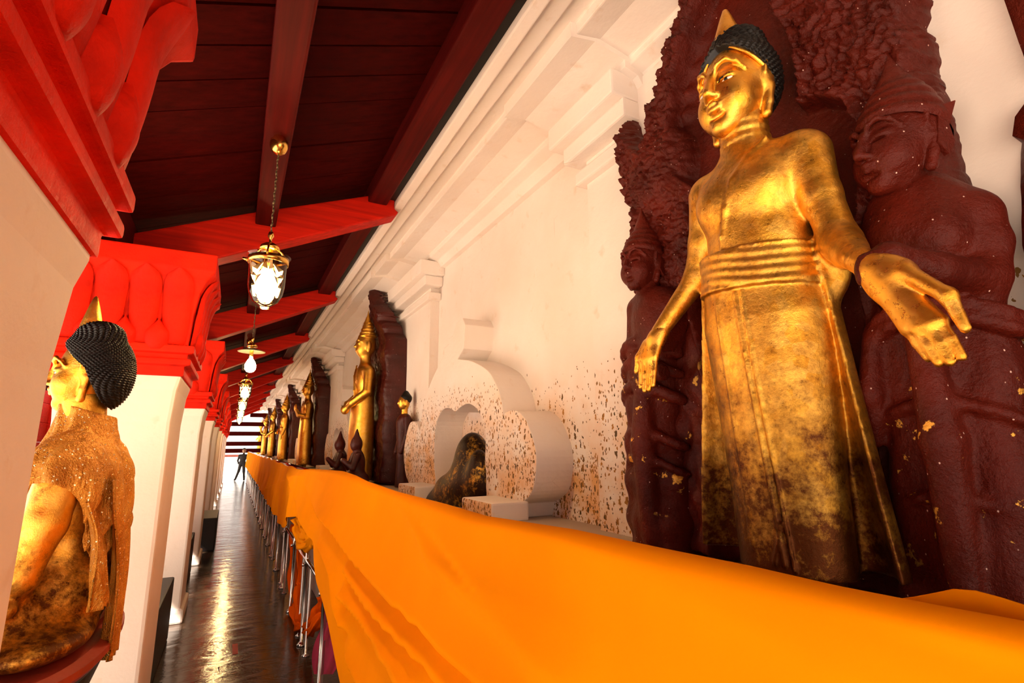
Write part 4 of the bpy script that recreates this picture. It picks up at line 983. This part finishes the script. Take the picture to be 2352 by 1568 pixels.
for pts, amp, wd in steps:
    dd = np.full(len(V), 9.0); sg = np.zeros(len(V)); end = np.zeros(len(V))
    for i in range(len(pts)-1):
        (y0, z0), (y1, z1) = pts[i], pts[i+1]; ey, ez = y1-y0, z1-z0; L = ey*ey+ez*ez; t_ = np.clip(((V[:, 1]-y0)*ey+(V[:, 2]-z0)*ez)/L, 0, 1)
        q = np.hypot(V[:, 1]-y0-t_*ey, V[:, 2]-z0-t_*ez); k = q < dd; dd[k] = q[k]; sg[k] = np.sign((V[k, 1]-y0)*ez-(V[k, 2]-z0)*ey); end[k] = ((i+t_[k])/(len(pts)-1))
    py = np.array(sorted(pts)); up = V[:, 2]-np.interp(V[:, 1], py[:, 0], py[:, 1]); sm = np.clip(up/.012, -1, 1)
    D += 2.8*amp*np.where(up > 0, sm*np.exp(-dd/wd), .9*sm*np.exp(-dd/.045))*np.clip(end*4, 0, 1)
dep = np.clip((1.42-V[:, 2])/.5, 0, 1)
D += .012*np.sin(V[:, 1]*6.3+V[:, 2]*3)*dep*np.clip((V[:, 1]-2.5)/2, 0, 1)+.010*np.sin(V[:, 1]*15+V[:, 2]*7)*dep*np.clip((V[:, 1]-4)/3, 0, 1)+.006*np.sin(V[:, 1]*5-V[:, 2]*9)
V[:, 0] -= D*fq
n1 = len(ys); I = np.arange(n1*nt_).reshape(n1, nt_); Q = np.stack([I[:-1, :-1].ravel(), I[:-1, 1:].ravel(), I[1:, 1:].ravel(), I[1:, :-1].ravel()], 1)
cl = obj('saffron_cloth', mesh_data('saffron_cloth', V-np.array([0, 0, 0]), Q, True), CLOTH)
so = cl.modifiers.new('thick', 'SOLIDIFY'); so.thickness = .003
tag(cl, 'long saffron orange cloth draped over the steel railing in front of the statues', 'cloth')
# loose second fold standing behind the near part of the cloth
V = []; Fc = []; yy = np.linspace(-.3, .44, 40); nz = 16
for i, Yv in enumerate(yy):
    zt = np.interp(Yv, [-.3, .2, .25, .30, .44], [1.445, 1.442, 1.436, 1.445, 1.40])+.004*math.sin(Yv*30)
    for j in range(nz):
        v = j/(nz-1); V.append((RX+.075+.03*math.sin(v*3.14)+.012*math.sin(Yv*11), Yv, zt-.22*v))
for i in range(len(yy)-1):
    for j in range(nz-1): Fc.append((i*nz+j, i*nz+j+1, (i+1)*nz+j+1, (i+1)*nz+j))
o = obj('back_fold', mesh_data('back_fold', V, Fc, True), CLOTH, cl); m_ = o.modifiers.new('thick', 'SOLIDIFY'); m_.thickness = .003
# gathered swags of cloth knotted round the posts
def swag(name, lines, rad, label, mat_, group=None, n=16):
    t = thing(name, label, 'cloth', tuple(lines[0][0]), group); o0 = np.array(lines[0][0])
    for li, pts in enumerate(lines):
        P = [np.array(p, float)-o0 for p in pts]; dense = []
        for i in range(len(P)-1):
            p0, p1, p2, p3 = P[max(i-1, 0)], P[i], P[i+1], P[min(i+2, len(P)-1)]
            for q in np.linspace(0, 1, 9, endpoint=False):
                dense.append(.5*((2*p1)+(-p0+p2)*q+(2*p0-5*p1+4*p2-p3)*q*q+(-p0+3*p1-3*p2+p3)*q**3))
        dense.append(P[-1]); mb = MB(); mb.tube(dense, [rad*(1+.25*math.sin(i*.5+li)) for i in range(len(dense))], n)
        VV = np.array(mb.v); k = np.arange(len(VV)) % n; ring = np.arange(len(VV))//n
        cen = np.repeat(np.array(dense), n, 0); VV = cen+(VV-cen)*(1+.38*np.cos(k*2*math.pi/n*5+ring*.22))[:, None]; mb.v = [tuple(p) for p in VV]
        obj('gathered_fold', mb.me('gathered_fold', True), mat_, t)
    return t
def A(px, X=.62): return tuple(atX(*px, X))
swag('cloth_swag', [[A((690, 1205)), A((690, 1235)), A((706, 1252)), A((722, 1238)), A((728, 1205))], [A((700, 1190)), A((700, 1215)), A((712, 1230)), A((722, 1210))], [A((685, 1195)), A((695, 1225)), A((708, 1240)), A((733, 1228))]], .045, 'bunched knot of saffron cloth hanging from the bar below the long drape', CLOTH)
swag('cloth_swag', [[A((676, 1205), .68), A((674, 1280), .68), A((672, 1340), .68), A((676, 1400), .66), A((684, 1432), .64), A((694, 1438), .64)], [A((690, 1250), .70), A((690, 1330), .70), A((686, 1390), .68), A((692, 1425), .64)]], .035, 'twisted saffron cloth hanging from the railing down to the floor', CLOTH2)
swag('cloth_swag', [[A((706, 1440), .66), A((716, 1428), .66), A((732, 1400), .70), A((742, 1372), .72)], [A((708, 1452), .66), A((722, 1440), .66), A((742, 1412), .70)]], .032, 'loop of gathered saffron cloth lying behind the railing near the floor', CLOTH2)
# pink tulle tied to the railing
V = []; Fc = []; nu, nv = 14, 26
for j in range(nv):
    v = j/(nv-1)
    for i in range(nu):
        u = i/(nu-1); c = atX(765-22*v+ (u-.5)*(18+50*math.sin(v*2.6)), 1415+(1548-1415)*v, .655+.02*math.sin(u*12+v*4)); V.append(tuple(c))
for j in range(nv-1):
    for i in range(nu-1): Fc.append((j*nu+i, j*nu+i+1, (j+1)*nu+i+1, (j+1)*nu+i))
tag(obj('tulle_ribbon', mesh_data('tulle_ribbon', V, Fc, True), PINK), 'sheer pink tulle ribbon tied low on the steel railing', 'ribbon')
# folded striped cloth on the step
sb = thing('striped_bundle', 'small bundle of blue, green and red striped cloth on the step behind the railing', 'bundle', tuple(atX(735, 1275, .98)))
for i, (c, h) in enumerate((((.02, .06, .30), .05), ((.08, .55, .12), .025), ((.02, .05, .22), .03), ((.7, .10, .03), .03))):
    z0 = -.06+sum((.05, .025, .03, .03)[:i]); obj('stripe', MB().box((-.05, -.28, z0), (.06, .28, z0+h)).me('stripe', bevel=.008), plain('stripe%d' % i, c, .8), sb)
# ------------------------------------------------------------------ hanging lamps
def m_thin_glass():
    t = NT('bell_glass'); tr = t.n.new('ShaderNodeBsdfTransparent'); tr.inputs[0].default_value = (1, .95, .86, 1); gl = t.n.new('ShaderNodeBsdfGlossy'); gl.inputs['Roughness'].default_value = .03
    fr = t.n.new('ShaderNodeFresnel'); fr.inputs[0].default_value = 1.45; mx = t.n.new('ShaderNodeMixShader'); t.link(fr.outputs[0], mx.inputs[0]); t.link(tr.outputs[0], mx.inputs[1]); t.link(gl.outputs[0], mx.inputs[2]); t.link(mx.outputs[0], t.n['Material Output'].inputs[0]); return t.m
TGLASS = m_thin_glass()
CHAINM = plain('old_brass_chain', (.16, .11, .05), .5, .6)
SHADE = plain('lamp_reflector', (.30, .24, .16), .4, .6)
ROSE = MB().lathe([(.0, -.088), (.012, -.086), (.030, -.075), (.040, -.055), (.043, -.035), (.040, -.015), (.028, .0), (.028, .005)], 20).me('ceiling_ball', True)
CH = MB()
for i in range(22): CH.tube([(.0025*math.sin(i*2.1), .0025*math.cos(i*1.7), -.085-.019*i), (.0025*math.sin(i*2.1+2.1), .0025*math.cos(i*1.7+1.7), -.085-.019*(i+1))], .0048 if i % 2 else .0034, 6)
CHM = CH.me('chain', True)
HOOK = MB().lathe([(.0, -.49), (.010, -.495), (.014, -.515), (.006, -.53), (.006, -.545), (.022, -.552), (.040, -.565), (.046, -.585), (.0, -.583)], 16).me('brass_cap', True)
HB = MB()
for a in (0.4, 2.5, 4.6): HB.tube([(.02*math.cos(a), .02*math.sin(a), -.56), (.06*math.cos(a), .06*math.sin(a), -.585), (.092*math.cos(a), .092*math.sin(a), -.63)], .005, 6); 
HBM = HB.me('hanger', True)
RING = MB().lathe([(.083, -.625), (.088, -.625), (.088, -.655), (.083, -.655), (.083, -.625)], 28).me('brass_ring', True)
SCREW = MB().tube([(.086, 0, -.64), (.112, 0, -.632)], [.009, .005], 8).me('ring_screw', True)
BELL = MB().lathe([(.097, -.618), (.092, -.625), (.082, -.635), (.080, -.70), (.079, -.76), (.072, -.80), (.055, -.835), (.030, -.853), (.022, -.858), (.022, -.868), (.0, -.870)], 32).me('glass_bell', True)
SH = MB(); 
for i in range(8):
    a0, a1 = i*math.pi/4, (i+1)*math.pi/4; am = (a0+a1)/2; b0 = len(SH.v)
    SH.v += [(.022*math.cos(am), .022*math.sin(am), -.645), (.062*math.cos(a0), .062*math.sin(a0), -.70), (.070*math.cos(am), .070*math.sin(am), -.685), (.062*math.cos(a1), .062*math.sin(a1), -.70)]; SH.f += [(b0, b0+1, b0+2), (b0, b0+2, b0+3)]
SHM = SH.me('reflector', False)
SOCK = MB().lathe([(.0, -.585), (.016, -.585), (.018, -.66), (.016, -.675), (.0, -.675)], 14).me('socket', True)
BLB = MB().lathe([(.013, -.670), (.014, -.69), (.034, -.72), (.048, -.755), (.046, -.79), (.03, -.815), (.0, -.825)], 18).me('bulb', True)
PLATE = MB().lathe([(.02, -.60), (.06, -.615), (.115, -.632), (.118, -.628), (.06, -.608), (.02, -.593)], 28).me('plate_shade', True)
ldesc = [(1, 1, 'lit brass pendant lamp with a glass bell hanging from a brass ball'), (0, 0, 'unlit pendant lamp with a bare white bulb under a flat plate'), (0, 1, 'unlit pendant lamp with a clear glass bell and pale bulb'), (0, 1, 'unlit pendant lamp with a dark cap close before the lit far lamps'), (1, 1, 'small lit pendant lamp far down the gallery'), (1, 1, 'small lit pendant lamp far down the gallery')]
for k, (lit, bell, lab) in enumerate(ldesc):
    y = 2.56+S*k; lp = thing('pendant_lamp', lab, 'lamp', (.068, y, 3.095), 'far lit pendant lamps' if k > 3 else None)
    obj('ceiling_ball', ROSE, BRASS, lp); obj('chain', CHM, CHAINM, lp); obj('brass_cap', HOOK, BRASS, lp); obj('socket', SOCK, BRASS, lp); obj('bulb', BLB, BULB_ON if lit else BULB_OFF, lp)
    if bell:
        obj('hanger', HBM, BRASS, lp); obj('brass_ring', RING, BRASS, lp); obj('ring_screw', SCREW, BRASS, lp).rotation_euler = (0, 0, 2.9); obj('glass_bell', BELL, TGLASS, lp); obj('reflector', SHM, SHADE, lp)
    else: obj('plate_shade', PLATE, SHADE, lp)
    if lit:
        ld = bpy.data.lights.new('lamp_light', 'POINT'); ld.energy = 9; ld.color = (1.0, .66, .30); ld.shadow_soft_size = .03; lo = bpy.data.objects.new('lamp_light', ld); COL.objects.link(lo); lo.parent = lp; lo.location = (0, 0, -.84)
# ------------------------------------------------------------------ person walking at the far end
pe = thing('person', 'person in dark clothes walking at the bright far end of the gallery', 'person', (.42, 29.0, 0))
F = Field((-.45, -.3, .0), (.45, .3, 1.56), .013)
F.ell((0, 0, .86), (.15, .10, .12), .04); F.ell((.02, 0, 1.08), (.155, .10, .18), .06); F.cap((-.11, 0, 1.2), (.15, 0, 1.2), .06, .06, .05); F.cap((.03, 0, 1.22), (.04, 0, 1.34), .05, .045, .02)
F.chain([(-.06, .02, .84), (-.12, .06, .46), (-.24, .02, .07)], [.088, .062, .042], .03); F.ell((-.26, .08, .04), (.045, .11, .04), .02)
F.chain([(.07, .0, .84), (.10, -.02, .45), (.14, -.10, .08)], [.088, .062, .042], .03); F.ell((.14, -.03, .045), (.045, .11, .04), .02)
F.chain([(-.15, 0, 1.2), (-.20, .05, .96), (-.16, .16, .80)], [.052, .04, .03], .02); F.chain([(.19, 0, 1.2), (.24, -.04, .96), (.22, .02, .76)], [.052, .04, .03], .02)
idm = lambda P: P
obj('body', F.mesh('body'), plain('dark_clothes', (.03, .028, .03), .8), pe)
F = Field((-.12, -.14, 1.28), (.2, .14, 1.58), .009); F.ell((.04, -.01, 1.43), (.078, .095, .11), .01); F.cap((.04, -.10, 1.42), (.04, -.115, 1.405), .008, .012, .01); F.ell((-.035, 0, 1.42), (.012, .02, .03), .01); F.ell((.115, 0, 1.42), (.012, .02, .03), .01)
obj('head', F.mesh('head'), plain('skin', (.34, .19, .11), .6), pe)
F = Field((-.12, -.14, 1.36), (.2, .16, 1.60), .009); F.ell((.04, .015, 1.465), (.088, .10, .10), .01); F.ell((.04, -.13, 1.41), (.12, .07, .09), .01, None, 'c')
obj('hair', F.mesh('hair'), BLACKHAIR, pe)

tp_ = atX(540, 1490, 1.0); d_ = ray(540, 1490); g_ = d_*(-CAMH/d_[2]); tag(obj('floor_tape', MB().box((g_[0]-.02, g_[1]-.12, 0), (g_[0]+.02, g_[1]+.12, .003)).me('floor_tape'), plain('red_tape', (.35, .01, .008), .6)), 'short strip of red tape stuck on the dark walkway floor', 'tape')
